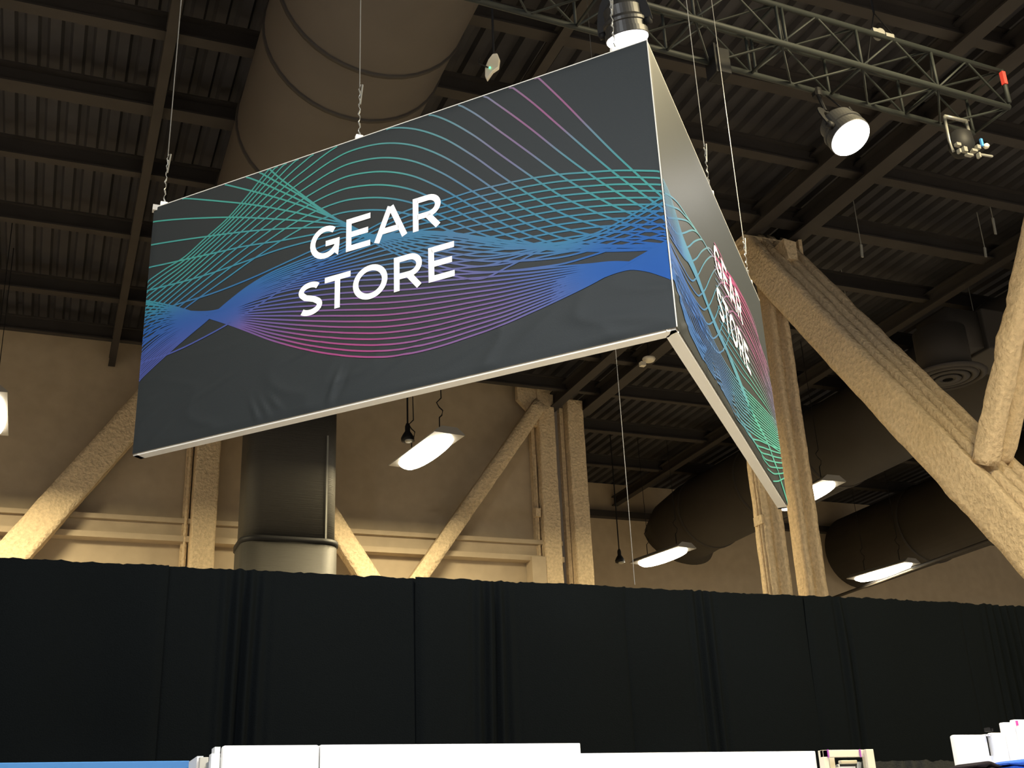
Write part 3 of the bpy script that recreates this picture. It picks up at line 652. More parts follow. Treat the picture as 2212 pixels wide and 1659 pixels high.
        [(-0.326, 2.924), (-0.172, 2.732), (-0.002, 2.521), (0.160, 2.319), (0.316, 2.125), (0.467, 1.939), (0.611, 1.759), (0.750, 1.585), (0.884, 1.427), (1.012, 1.299), (1.135, 1.175), (1.255, 1.062), (1.328, 0.999), (1.484, 0.857), (1.648, 0.729), (1.805, 0.618), (1.957, 0.528), (2.105, 0.475), (2.252, 0.501), (2.397, 0.532), (2.537, 0.529), (2.671, 0.490), (2.802, 0.453), (2.971, 0.404), (3.049, 0.382)],
        [(-0.280, 2.506), (-0.134, 2.364), (0.027, 2.207), (0.183, 2.056), (0.333, 1.910), (0.478, 1.768), (0.619, 1.632), (0.755, 1.499), (0.885, 1.389), (1.012, 1.282), (1.136, 1.167), (1.255, 1.059), (1.328, 0.996), (1.484, 0.868), (1.648, 0.751), (1.805, 0.648), (1.958, 0.563), (2.106, 0.509), (2.251, 0.476), (2.392, 0.454), (2.531, 0.438), (2.667, 0.441), (2.801, 0.449), (2.976, 0.453), (3.056, 0.454)],
        [(-0.239, 2.132), (-0.100, 2.034), (0.054, 1.926), (0.203, 1.821), (0.348, 1.719), (0.489, 1.620), (0.625, 1.523), (0.758, 1.435), (0.887, 1.342), (1.013, 1.249), (1.136, 1.154), (1.255, 1.056), (1.328, 0.996), (1.484, 0.877), (1.648, 0.770), (1.806, 0.675), (1.959, 0.595), (2.107, 0.540), (2.253, 0.537), (2.397, 0.542), (2.536, 0.527), (2.671, 0.489), (2.802, 0.451), (2.971, 0.403), (3.049, 0.380)],
        [(-0.211, 1.880), (-0.077, 1.809), (0.072, 1.730), (0.217, 1.653), (0.359, 1.578), (0.496, 1.505), (0.631, 1.433), (0.762, 1.362), (0.890, 1.290), (1.015, 1.215), (1.136, 1.137), (1.255, 1.056), (1.328, 1.005), (1.484, 0.884), (1.648, 0.788), (1.806, 0.700), (1.959, 0.625), (2.108, 0.568), (2.253, 0.526), (2.395, 0.494), (2.533, 0.473), (2.669, 0.471), (2.804, 0.479), (2.980, 0.497), (3.062, 0.506)],
        [(-0.185, 1.645), (-0.055, 1.597), (0.089, 1.544), (0.231, 1.492), (0.369, 1.440), (0.505, 1.387), (0.637, 1.335), (0.766, 1.280), (0.893, 1.221), (1.017, 1.161), (1.138, 1.099), (1.256, 1.039), (1.328, 1.002), (1.484, 0.889), (1.648, 0.803), (1.806, 0.723), (1.960, 0.651), (2.109, 0.593), (2.255, 0.567), (2.398, 0.551), (2.536, 0.526), (2.671, 0.487), (2.802, 0.450), (2.971, 0.401), (3.049, 0.378)],
        [(-0.161, 1.431), (-0.037, 1.413), (0.104, 1.386), (0.243, 1.354), (0.379, 1.319), (0.512, 1.283), (0.642, 1.244), (0.770, 1.201), (0.896, 1.157), (1.018, 1.113), (1.138, 1.069), (1.256, 1.023), (1.328, 0.993), (1.484, 0.891), (1.648, 0.817), (1.807, 0.744), (1.960, 0.675), (2.110, 0.616), (2.255, 0.567), (2.396, 0.526), (2.535, 0.502), (2.671, 0.496), (2.806, 0.506), (2.983, 0.536), (3.066, 0.552)],
        [(-0.144, 1.276), (-0.021, 1.258), (0.118, 1.238), (0.254, 1.217), (0.388, 1.195), (0.519, 1.173), (0.648, 1.150), (0.774, 1.125), (0.898, 1.096), (1.020, 1.066), (1.139, 1.035), (1.256, 1.004), (1.328, 0.985), (1.484, 0.892), (1.648, 0.828), (1.807, 0.762), (1.961, 0.697), (2.110, 0.636), (2.256, 0.590), (2.398, 0.557), (2.536, 0.524), (2.671, 0.486), (2.801, 0.448), (2.971, 0.399), (3.049, 0.377)],
        [(-0.127, 1.123), (-0.005, 1.111), (0.131, 1.098), (0.266, 1.087), (0.397, 1.076), (0.527, 1.066), (0.654, 1.056), (0.779, 1.040), (0.902, 1.021), (1.022, 1.007), (1.141, 0.994), (1.257, 0.978), (1.329, 0.969), (1.484, 0.891), (1.648, 0.837), (1.807, 0.778), (1.961, 0.715), (2.111, 0.654), (2.256, 0.598), (2.398, 0.551), (2.536, 0.523), (2.673, 0.517), (2.808, 0.531), (2.986, 0.571), (3.070, 0.593)],
        [(-0.110, 0.965), (0.010, 0.962), (0.145, 0.956), (0.277, 0.950), (0.407, 0.948), (0.535, 0.951), (0.660, 0.956), (0.783, 0.963), (0.904, 0.968), (1.024, 0.966), (1.142, 0.960), (1.258, 0.955), (1.329, 0.952), (1.484, 0.888), (1.648, 0.844), (1.807, 0.791), (1.962, 0.731), (2.111, 0.668), (2.257, 0.608), (2.398, 0.562), (2.536, 0.522), (2.670, 0.484), (2.801, 0.446), (2.970, 0.398), (3.049, 0.375)],
        [(-0.091, 0.798), (0.026, 0.808), (0.158, 0.816), (0.288, 0.820), (0.417, 0.820), (0.543, 0.826), (0.667, 0.837), (0.789, 0.851), (0.909, 0.869), (1.027, 0.887), (1.143, 0.904), (1.258, 0.915), (1.330, 0.919), (1.484, 0.883), (1.648, 0.848), (1.808, 0.802), (1.962, 0.744), (2.112, 0.680), (2.257, 0.620), (2.398, 0.567), (2.537, 0.539), (2.674, 0.534), (2.810, 0.553), (2.989, 0.601), (3.074, 0.627)],
        [(-0.076, 0.654), (0.040, 0.664), (0.171, 0.673), (0.300, 0.683), (0.426, 0.698), (0.551, 0.714), (0.673, 0.734), (0.794, 0.755), (0.913, 0.777), (1.030, 0.801), (1.146, 0.827), (1.260, 0.856), (1.330, 0.873), (1.484, 0.876), (1.648, 0.851), (1.808, 0.810), (1.962, 0.754), (2.112, 0.689), (2.257, 0.618), (2.398, 0.564), (2.536, 0.521), (2.670, 0.482), (2.801, 0.445), (2.970, 0.396), (3.049, 0.374)],
        [(-0.059, 0.508), (0.055, 0.525), (0.185, 0.529), (0.312, 0.546), (0.436, 0.571), (0.559, 0.600), (0.679, 0.634), (0.798, 0.672), (0.915, 0.714), (1.031, 0.758), (1.147, 0.793), (1.260, 0.824), (1.331, 0.844), (1.484, 0.866), (1.648, 0.851), (1.808, 0.816), (1.963, 0.761), (2.112, 0.695), (2.258, 0.632), (2.399, 0.576), (2.538, 0.547), (2.675, 0.546), (2.812, 0.573), (2.992, 0.627), (3.076, 0.655)],
    ]),
}
ART2 = {
    'hook': (12, [
        [(0.025, 0.671), (0.127, 0.719), (0.301, 0.779), (0.453, 0.809), (0.622, 0.837), (0.824, 0.871), (1.126, 0.919), (1.599, 1.041), (1.930, 1.090), (2.244, 1.116), (2.542, 1.083), (2.739, 0.998), (3.011, 0.953)],
        [(0.028, 0.614), (0.186, 0.690), (0.327, 0.753), (0.455, 0.792), (0.622, 0.837), (0.824, 0.871), (1.126, 0.919), (1.599, 1.041), (1.930, 1.090), (2.244, 1.116), (2.542, 1.083), (2.739, 0.998), (3.011, 0.953)],
        [(0.029, 0.548), (0.301, 0.689), (0.501, 0.786), (0.616, 0.823), (0.824, 0.871), (1.126, 0.919), (1.599, 1.041), (1.930, 1.090), (2.244, 1.116), (2.542, 1.083), (2.739, 0.998), (3.011, 0.953)],
        [(0.048, 0.532), (0.206, 0.562), (0.380, 0.655), (0.599, 0.786), (0.740, 0.849), (0.858, 0.875), (1.126, 0.919), (1.599, 1.041), (1.930, 1.090), (2.244, 1.116), (2.542, 1.083), (2.739, 0.998), (3.011, 0.953)],
        [(0.047, 0.484), (0.228, 0.506), (0.434, 0.606), (0.642, 0.745), (0.840, 0.860), (0.931, 0.890), (1.059, 0.900), (1.599, 1.041), (1.930, 1.090), (2.244, 1.116), (2.542, 1.083), (2.739, 0.998), (3.011, 0.953)],
        [(0.046, 0.461), (0.362, 0.501), (0.610, 0.628), (0.826, 0.783), (1.028, 0.906), (1.139, 0.946), (1.265, 0.960), (1.599, 1.041), (1.930, 1.090), (2.244, 1.116), (2.542, 1.083), (2.739, 0.998), (3.011, 0.953)],
        [(0.040, 0.423), (0.279, 0.412), (0.423, 0.426), (0.534, 0.480), (0.669, 0.580), (0.836, 0.713), (0.985, 0.819), (1.148, 0.916), (1.304, 0.965), (1.465, 0.985), (1.930, 1.090), (2.244, 1.116), (2.542, 1.083), (2.739, 0.998), (3.011, 0.953)],
        [(0.045, 0.390), (0.311, 0.380), (0.539, 0.403), (0.652, 0.455), (0.803, 0.556), (0.985, 0.704), (1.169, 0.842), (1.369, 0.948), (1.579, 1.004), (1.912, 1.060), (2.406, 1.074), (2.902, 0.979)],
        [(0.039, 0.353), (0.388, 0.344), (0.621, 0.367), (0.763, 0.427), (0.925, 0.538), (1.137, 0.710), (1.357, 0.855), (1.605, 0.957), (1.874, 0.997), (2.332, 1.010), (2.959, 0.934)],
        [(0.043, 0.321), (0.466, 0.308), (0.703, 0.326), (0.847, 0.383), (1.014, 0.493), (1.255, 0.687), (1.514, 0.842), (1.837, 0.934), (2.303, 0.965), (2.744, 0.884), (3.092, 0.814)],
        [(0.037, 0.284), (0.546, 0.271), (0.788, 0.285), (0.937, 0.344), (1.108, 0.455), (1.357, 0.649), (1.653, 0.807), (2.017, 0.875), (2.488, 0.881), (3.098, 0.748)],
        [(0.041, 0.252), (0.628, 0.233), (0.915, 0.259), (1.070, 0.319), (1.251, 0.434), (1.486, 0.609), (1.806, 0.764), (2.204, 0.814), (2.648, 0.750), (3.179, 0.609)],
    ]),
    'edge': (7, [
        [(-0.026, 0.400), (0.033, 0.339), (0.052, 0.257), (0.122, 0.199), (0.220, 0.164), (0.331, 0.150), (0.471, 0.148), (0.628, 0.148)],
        [(-0.052, 0.331), (-0.003, 0.287), (0.037, 0.241), (0.113, 0.177), (0.203, 0.145), (0.290, 0.119), (0.411, 0.100), (0.565, 0.099)],
        [(-0.077, 0.262), (-0.038, 0.236), (0.033, 0.230), (0.097, 0.158), (0.178, 0.127), (0.261, 0.093), (0.360, 0.070), (0.512, 0.050)],
    ]),
    'band': (15, [
        [(0.017, 0.741), (0.140, 0.731), (0.213, 0.693), (0.322, 0.628), (0.448, 0.593), (0.627, 0.555), (0.852, 0.480), (1.108, 0.434), (1.507, 0.378), (1.927, 0.279), (2.293, 0.256), (2.580, 0.197), (2.854, 0.094), (3.037, 0.020)],
        [(0.009, 0.629), (0.134, 0.602), (0.231, 0.580), (0.364, 0.551), (0.492, 0.540), (0.673, 0.500), (0.889, 0.444), (1.156, 0.414), (1.509, 0.338), (1.953, 0.274), (2.300, 0.244), (2.595, 0.171), (2.838, 0.074), (3.030, 0.012)],
        [(-0.014, 0.499), (0.130, 0.480), (0.266, 0.489), (0.414, 0.514), (0.574, 0.504), (0.759, 0.464), (0.980, 0.406), (1.254, 0.374), (1.568, 0.305), (1.985, 0.256), (2.356, 0.232), (2.632, 0.152), (2.869, 0.067), (3.023, 0.004)],
    ]),
    'pink': (16, [
        [(1.254, 1.056), (1.447, 1.071), (1.575, 1.044), (1.786, 1.085), (2.096, 1.123), (2.333, 1.133), (2.558, 1.106), (2.667, 1.019), (2.762, 0.958), (2.868, 0.932)],
        [(1.140, 0.717), (1.402, 0.753), (1.613, 0.784), (1.906, 0.812), (2.127, 0.814), (2.362, 0.815), (2.594, 0.794), (2.750, 0.772), (2.912, 0.749), (3.080, 0.725)],
        [(1.147, 0.397), (1.333, 0.405), (1.529, 0.414), (1.743, 0.434), (1.980, 0.471), (2.228, 0.502), (2.494, 0.536), (2.676, 0.552), (2.899, 0.564), (3.142, 0.563)],
    ]),
    'fan': (14, [
        [(-0.015, 0.429), (0.070, 0.392), (0.254, 0.353), (0.480, 0.338), (0.722, 0.322), (0.921, 0.292), (1.207, 0.289), (1.614, 0.335), (2.272, 0.452), (3.294, 0.630)],
        [(0.004, 0.370), (0.074, 0.336), (0.198, 0.280), (0.371, 0.242), (0.566, 0.207), (0.736, 0.179), (0.961, 0.156), (1.325, 0.176), (1.915, 0.261), (3.201, 0.516)],
        [(-0.008, 0.273), (0.041, 0.229), (0.107, 0.163), (0.233, 0.090), (0.360, 0.070), (0.544, 0.056), (0.833, 0.059), (1.136, 0.057), (1.491, 0.050), (3.099, 0.392)],
    ]),
    'low': (7, [
        [(1.326, 0.073), (1.678, 0.050), (2.060, 0.147), (2.553, 0.273), (3.128, 0.427)],
        [(1.852, 0.059), (2.159, 0.070), (2.453, 0.141), (2.782, 0.230), (3.202, 0.352)],
        [(2.434, 0.006), (2.631, 0.062), (2.802, 0.119), (2.956, 0.172), (3.172, 0.246)],
    ]),
}

# ================================================================== HANGING SIGN
PW, PH = 3.02, 1.50
PA, PB, PC = V((.329, 6.103, 3.66)), V((2.358, 3.860, 3.66)), V((4.435, 6.120, 3.66))
sign = thing('hanging_sign', PB, 'big V-shaped hanging fabric sign reading GEAR STORE on both charcoal panels with coloured wave lines', 'sign')
def seg(x, a, b):
    k = min(1, max(0, (x - a) / (b - a)))
    return k * k * (3 - 2 * k)
def wrinkle(u, v, sd):
    """cloth relief in metres along the panel normal"""
    edge = min(u, PW - u, v, PH - v)
    k = seg(edge, 0, .03)
    q = V((u * 1.1 + v * .5 + sd, v * 2.6 - u * .35, sd))
    low = (1 - seg(v, .05, .62))
    r = 1 - abs(noise.noise(q * 1.7)) * 3.2
    d = max(0, r) ** 2 * .0042 * low
    d += .5 * (noise.noise(V((u * .8, v * 1.3, sd))) + 1) * .004
    for (cu, cv, ang, ln, wd, am) in CREASE:
        du, dv = u - cu, v - cv
        a = du * math.cos(ang) + dv * math.sin(ang); c = -du * math.sin(ang) + dv * math.cos(ang)
        if abs(a) < ln * 2 and abs(c) < wd * 4:
            d += am * math.exp(-(a / ln) ** 2 * 1.5 - (c / wd) ** 2)
    return max(0.0, d) * k
CREASE = [(.80, .07, 2.0, .09, .012, .007), (.86, .08, 2.1, .08, .012, .006), (.92, .10, 2.3, .07, .012, .006), (1.27, .10, 1.2, .10, .012, .008), (1.32, .09, 1.1, .09, .012, -.006),
          (.09, .28, .3, .07, .012, .005), (.08, .18, .4, .08, .014, .006), (.15, .06, .5, .10, .012, .006), (1.75, .22, .45, .22, .012, .005), (1.95, .32, .35, .3, .010, -.005),
          (2.1, .16, .35, .30, .02, .003), (2.35, .14, .55, .22, .025, .003), (2.80, .10, -.25, .25, .03, .004), (1.15, .35, .25, .18, .010, .004), (.5, .26, .35, .15, .012, .003)]
def frame_of(P, Q, flip):
    u = (Q - P).normalized(); up = V((0, 0, 1)); nrm = u.cross(up).normalized()
    return u, up, nrm
def panel(P, Q, sd, art, colf, du, dv, lab):
    W_ = (Q - P).length
    u, up, nrm = frame_of(P, Q, 0)                 # outward normal, towards the aisle
    k = W_ / PW
    def at(a, v, h=0):
        return P + u * (a * k) + up * v + nrm * (h + wrinkle(a, v, sd))
    b = MB(); NU, NV = 200, 100
    vs = [at(PW * i / NU, PH * j / NV) for j in range(NV + 1) for i in range(NU + 1)]
    b.add(vs, [(j * (NU + 1) + i, j * (NU + 1) + i + 1, (j + 1) * (NU + 1) + i + 1, (j + 1) * (NU + 1) + i) for j in range(NV) for i in range(NU)])
    f = b.build('fabric_panel', M['fabric'], sign, True)
    # printed wave lines
    V_, F_, COL = [], [], []
    cnt = 0
    for name, (N, keys) in art.items():
        for li in range(N):
            t = li / (N - 1)
            c0, c1, c2 = (2 * (t - .5) * (t - 1), 4 * t * (1 - t), 2 * t * (t - .5))
            pts = keys[li] if len(keys) == N else [(c0 * a[0] + c1 * m_[0] + c2 * z_[0], c0 * a[1] + c1 * m_[1] + c2 * z_[1]) for a, m_, z_ in zip(*keys[:3])]
            P2 = [pts[0]] + pts + [pts[-1]]
            line = []
            for i in range(1, len(P2) - 2):
                for j in range(7):
                    s = j / 7
                    line.append(tuple(.5 * (2 * P2[i][q] + (P2[i + 1][q] - P2[i - 1][q]) * s + (2 * P2[i - 1][q] - 5 * P2[i][q] + 4 * P2[i + 1][q] - P2[i + 2][q]) * s * s + (3 * P2[i][q] - P2[i - 1][q] - 3 * P2[i + 1][q] + P2[i + 2][q]) * s ** 3) for q in (0, 1)))
            line.append(pts[-1])
            prev = None
            cnt += 1
            for i, p in enumerate(line):
                a, z_ = line[max(0, i - 1)], line[min(len(line) - 1, i + 1)]
                dx, dy = z_[0] - a[0], z_[1] - a[1]
                L_ = math.hypot(dx, dy) or 1
                if not (.004 < p[0] < PW - .004 and .006 < p[1] < PH - .006):
                    prev = None
                    # clip softly: pull the point back on the border if its neighbour is inside
                    q = line[min(len(line) - 1, i + 1)]
                    if not (.004 < q[0] < PW - .004 and .006 < q[1] < PH - .006):
                        continue
                    p = (min(PW - .004, max(.004, p[0])), min(PH - .006, max(.006, p[1])))
                wd = .0046
                if 'twist' in name: wd *= min(1, (i + .5) / (6 + 5 * (li * 5 % 4)))
                nx, ny = -dy / L_ * wd, dx / L_ * wd
                n0 = len(V_)
                h = .0022 + .00002 * (cnt % 40)
                for sg in (-1, 1):
                    uu = min(PW - .002, max(.002, p[0] + sg * nx)); vv = min(PH - .002, max(.002, p[1] + sg * ny))
                    V_.append(at(uu, vv, h)); COL.append(colf(p[0], p[1], name, t))
                if prev is not None:
                    F_.append((prev, n0, n0 + 1, prev + 1))
                prev = n0
                if i < len(line) - 1 and i:
                    q = line[i + 1]
                    if not (.004 < q[0] < PW - .004 and .006 < q[1] < PH - .006):
                        q = (min(PW - .004, max(.004, q[0])), min(PH - .006, max(.006, q[1])))
                        n1 = len(V_)
                        for sg in (-1, 1):
                            V_.append(at(min(PW - .002, max(.002, q[0] + sg * nx)), min(PH - .002, max(.002, q[1] + sg * ny)), h)); COL.append(colf(q[0], q[1], name, t))
                        F_.append((n0, n1, n1 + 1, n0 + 1))
    me = bpy.data.meshes.new('wave_lines')
    o0 = world_loc(sign)
    me.from_pydata([tuple(p - o0) for p in V_], [], F_)
    ca = me.color_attributes.new('ink', 'FLOAT_COLOR', 'POINT')
    ca.data.foreach_set('color', [x for c in COL for x in (*c, 1)])
    me.materials.append(M['ink'])
    for p in me.polygons: p.use_smooth = True
    o = bpy.data.objects.new('wave_lines', me); C.objects.link(o); o.parent = sign
    o['kind'] = 'stuff'
    # letters
    for ch, x0, base, w_ in LETTERS:
        b = MB()
        for st in GLYPH[ch]:
            pts = [(x0 + du + p[0] * w_, base + dv + p[1] * .190) for p in st[0]]
            stroke(b, pts, .0325, st[1], at)
        b.build('letter', M['letter'], sign)
    # frame channel behind the cloth
    D = .062
    def mitre(a, h):                              # the two frames meet on the bisector of the corner
        if lab == 'left': return min(a, PW + h * .93 - .001)
        return max(a, -h * .93 + .001)
    b = MB()
    def fb(a0, v0, a1, v1, h0=-D, h1=-.006):
        vs = [P + u * (mitre(a, h) * k) + up * v + nrm * h for h in (h0, h1) for (a, v) in ((a0, v0), (a1, v0), (a1, v1), (a0, v1))]
        b.add(vs, [(3, 2, 1, 0), (4, 5, 6, 7), (0, 1, 5, 4), (1, 2, 6, 5), (2, 3, 7, 6), (3, 0, 4, 7)])
    fb(.0, -.010, PW, .03); fb(0, PH - .03, PW, PH, h1=-.004); fb(0, PH, PW, PH + .005, h1=.000); fb(0, -.010, .03, PH); fb(PW - .03, -.010, PW, PH)
    b.build('sign_frame', M['frame'], sign)
    b = MB(); fb2 = [P + u * (mitre(a, h - .01) * k) + up * v + nrm * h for h in (-D + .004, -D) for (a, v) in ((.03, .03), (PW - .03, .03), (PW - .03, PH - .03), (.03, PH - .03))]
    b.add(fb2, [(0, 1, 2, 3), (7, 6, 5, 4), (0, 4, 5, 1), (1, 5, 6, 2), (2, 6, 7, 3), (3, 7, 4, 0)])
    b.build('back_cloth', M['fabric'], sign)
    return at, nrm
def stroke(b, pts, w, closed, at):
    """mitred flat ribbon along 2-D points"""
    n = len(pts); L_, R_ = [], []
    fine = []
    for i in range(n - (0 if closed else 1)):
        a, c = pts[i], pts[(i + 1) % n]
        k = max(1, int(math.hypot(c[0] - a[0], c[1] - a[1]) / .03))
        for j in range(k): fine.append((a[0] + (c[0] - a[0]) * j / k, a[1] + (c[1] - a[1]) * j / k))
    if not closed: fine.append(pts[-1])
    pts = fine; n = len(pts)
    for i in range(n):
        a = pts[(i - 1) % n] if (closed or i) else None
        c = pts[(i + 1) % n] if (closed or i < n - 1) else None
        p = pts[i]
        d1 = (p[0] - a[0], p[1] - a[1]) if a else None
        d2 = (c[0] - p[0], c[1] - p[1]) if c else None
        def nn(d):
            l = math.hypot(*d) or 1; return (-d[1] / l, d[0] / l)
        n1 = nn(d1) if d1 else nn(d2); n2 = nn(d2) if d2 else nn(d1)
        m = (n1[0] + n2[0], n1[1] + n2[1]); l = math.hypot(*m) or 1; m = (m[0] / l, m[1] / l)
        s = min(2.0, 1 / max(.4, m[0] * n1[0] + m[1] * n1[1])) * w / 2
        L_.append(at(p[0] + m[0] * s, p[1] + m[1] * s, .0045)); R_.append(at(p[0] - m[0] * s, p[1] - m[1] * s, .0045))
    vs = [q for pr in zip(L_, R_) for q in pr]
    fs = [(2 * i, 2 * i + 1, (2 * i + 3) % (2 * n), (2 * i + 2) % (2 * n)) for i in range(n if closed else n - 1)]
    b.add(vs, fs)
def arc(cx, cy, rx, ry, a0, a1, k=20):
    return [(cx + rx * math.cos(math.radians(a0 + (a1 - a0) * i / k)), cy + ry * math.sin(math.radians(a0 + (a1 - a0) * i / k))) for i in range(k + 1)]
H_ = .0325 / .190 / 2          # half stroke in letter heights
def glyphs():
    g = {}
    # coordinates: x in letter widths (given per letter), y 0..1
    def hx(w): return .0325 / w / 2
    w = .180; h = hx(w)
    # G: bowl from the upper right tip anticlockwise down to the bar
    g['G'] = [(arc(.52, .5, .52 - h, .5 - H_, 48, 322) + [(1 - h, .16), (1 - h, .535)], False), ([(1 - 0.001, .535 - H_ + .001), (.53, .535 - H_ + .001)], False)]
    w = .146; h = hx(w)
    g['E'] = [([(h, 0), (h, 1)], False), ([(h, 1 - H_), (1, 1 - H_)], False), ([(h, .5), (.91, .5)], False), ([(h, H_), (1, H_)], False)]
    w = .195; h = hx(w)
    g['A'] = [([(.085, 0), (.49, 1 - .001)], False), ([(.915, 0), (.51, 1 - .001)], False), ([(.24, .30), (.76, .30)], False)]
    w = .160; h = hx(w)
    g['R'] = [([(h, 0), (h, 1)], False), ([(h, 1 - H_), (.55, 1 - H_)] + arc(.55, .665, .41 - h + .04, .335 - H_, 85, -85, 14) + [(.55, .33 + H_), (h, .33 + H_)], False), ([(.53, .40), (.895, 0)], False)]
    w = .142; h = hx(w)
    g['S'] = [(arc(.50, .735, .40 - .01, .265 - H_, 32, 205, 14) + [(.30, .555), (.5, .505), (.68, .455)] + arc(.50, .27, .44 - .02, .27 - H_, 48, -142, 16)[1:], False)]
    w = .156; h = hx(w)
    g['T'] = [([(0, 1 - H_), (1, 1 - H_)], False), ([(.5, 1 - H_), (.5, 0)], False)]
    w = .203; h = hx(w)
    g['O'] = [(arc(.5, .5, .5 - h, .5 - H_, 0, 360, 40)[:-1], True)]
    return g
GLYPH = glyphs()
LETTERS = [('G', 1.113, .831, .183), ('E', 1.336, .831, .146), ('A', 1.503, .831, .198), ('R', 1.732, .831, .160),
           ('S', 1.050, .528, .142), ('T', 1.210, .528, .156), ('O', 1.381, .528, .203), ('R', 1.621, .528, .160), ('E', 1.817, .528, .144)]
def field(sites):
    sites = [(x, y, s2l(c)) for x, y, c in sites]
    def f(x, y):
        W_ = 0; c = [0, 0, 0]
        for sx, sy, sc in sites:
            k = 1 / (((x - sx) ** 2 + ((y - sy) * 1.6) ** 2) ** 1.5 + .004)
            W_ += k
            for i in range(3): c[i] += k * sc[i]
        return tuple(.55 * q / W_ for q in c)
    return f
TEAL, TB, BL, PU, MG, LT = (84, 182, 165), (58, 143, 182), (26, 92, 182), (118, 108, 172), (196, 74, 136), (112, 156, 176)
f1 = field([(0, 1.4, TEAL), (.5, 1.3, TEAL), (.3, 1.05, TEAL), (.9, 1.35, TEAL), (0, .9, (70, 165, 175)), (1.2, 1.4, TEAL), (1.0, 1.1, TEAL), (1.5, 1.2, TEAL), (1.9, 1.35, (95, 170, 170)),
            (2.1, 1.35, (130, 150, 175)), (2.35, 1.35, (170, 105, 150)), (2.5, 1.25, (175, 90, 140)), (2.35, 1.1, (140, 120, 160)), (2.6, 1.0, (90, 160, 170)), (2.8, .8, (72, 165, 165)), (2.4, .85, (70, 160, 170)),
            (2.9, .72, TEAL), (1.9, .9, TB), (1.4, .9, TB), (.9, .9, TB), (.6, .95, (70, 160, 178)), (2.5, .6, (60, 145, 178)), (2.95, .5, BL), (2.7, .4, BL), (2.95, .3, BL), (1.7, .72, TB), (1.2, .75, BL), (2.2, .65, TB),
            (0, .7, BL), (.3, .65, BL), (.6, .7, BL), (.8, .8, BL), (.1, .5, (90, 100, 180)), (.3, .55, (100, 100, 175)), (.9, .62, (88, 105, 178)), (.8, .52, (150, 95, 160)), (1.2, .55, PU), (1.2, .45, (170, 90, 150)), (1.1, .35, MG), (1.4, .3, MG), (1.6, .42, (175, 90, 150)), (1.7, .55, PU), (2.0, .5, (115, 112, 172)), (2.3, .45, (80, 105, 180)), (1.9, .35, (160, 95, 155)), (2.1, .36, (135, 100, 165))])
f2 = field([(0, .9, (90, 170, 185)), (.1, .7, TB), (0, .5, BL), (.2, .4, BL), (.5, .3, BL), (.5, .6, (70, 150, 190)), (.5, 1.0, TEAL), (.8, 1.1, TEAL), (1.0, .8, (80, 150, 175)), (.9, .55, (70, 150, 190)), (1.0, .2, (80, 120, 180)),
            (1.0, 1.05, (110, 140, 165)), (1.4, 1.0, (205, 60, 140)), (1.7, 1.05, (190, 65, 135)), (2.1, 1.0, (175, 75, 130)), (1.6, .8, (150, 95, 145)), (1.3, .6, TB), (1.6, .5, (70, 160, 175)), (2.0, .4, TEAL), (2.4, .8, (160, 80, 135)), (2.7, 1.0, (150, 100, 140)), (2.4, .5, TEAL), (2.8, .4, TEAL), (1.6, .2, (85, 150, 180)), (2.0, .15, TEAL), (2.9, .7, (130, 120, 160)), (2.9, .1, TEAL)])
at1, n1 = panel(PA, PB, 0.0, ART1, lambda x, y, nm, t: f1(x, y), 0, 0, 'left')
at2, n2 = panel(PB, PC, 5.0, ART2, lambda x, y, nm, t: f2(x, y), .085, .025, 'right')
b = MB(); b.tube([PB + V((0, -.002, 0)), PB + V((0, -.002, PH + .006))], .0030, 6); b.build('corner_bead', M['frame'], sign)
b = MB(); b.box((PB.x - .030, PB.y + .035, 3.6505), (PB.x + .030, PB.y + .085, 3.685)); b.build('corner_bracket', M['frame'], sign)
b = MB(); b.box((PA.x - .008, PA.y - .02, 5.14), (PA.x + .03, PA.y + .02, 5.175)); b.build('corner_clip', M['frame'], sign)

def cable(pt, label, n=1, r=.0028):
    x, y, z = pt
    t = thing('suspension_cable', pt, label, 'cable')
    b = MB(); b.tube([(x, y, z + .34), (x, y, CZ + .02)], r, 6); b.build('wire', M['wire'], t)
    b = MB()
    pts = [(x + .005 * math.sin(k * 1.9), y + .004 * math.cos(k * 1.9), z + .02 + k * .016) for k in range(22)]
    b.tube(pts, .0036, 6, scale=[1 + .5 * math.sin(k * 1.5) for k in range(22)])
    b.tube([(x + .004, y, z + .23), (x + .016, y, z + .36)], .0045, 6)
    b.build('twisted_end', M['silver'], t)
    b = MB(); b.box((x - .02, y - .014, z - .004), (x + .02, y + .014, z + .028)); b.build('lug', M['white'], t, bevel=.004)
def onP(P, Q, u_):
    d = (Q - P) / PW
    n_ = (Q - P).normalized().cross(V((0, 0, 1)))
    return tuple(P + d * u_ - n_ * .022 + V((0, 0, PH + .006)))
cable(onP(PA, PB, .051), 'thin steel cable holding the outer left end of the sign')
cable(onP(PA, PB, 1.39), 'thin steel cable holding the middle of the left sign panel')
cable(onP(PA, PB, 2.85), 'thin steel cable beside the sign corner, passing in front of the spotlight')
cable(onP(PB, PC, 1.50), 'thin steel cable holding the middle of the right sign panel')
cable(onP(PB, PC, 2.74), 'thin steel cable holding the outer right end of the sign')
b = MB(); b.tube([(4.94, 9.27, 3.86), (4.94, 9.27, CZ + .02)], .0032, 6)
tag(b.build('suspension_cable', M['wire']), 'very thin cable dropping below the sign to the top of the black drape', 'cable')

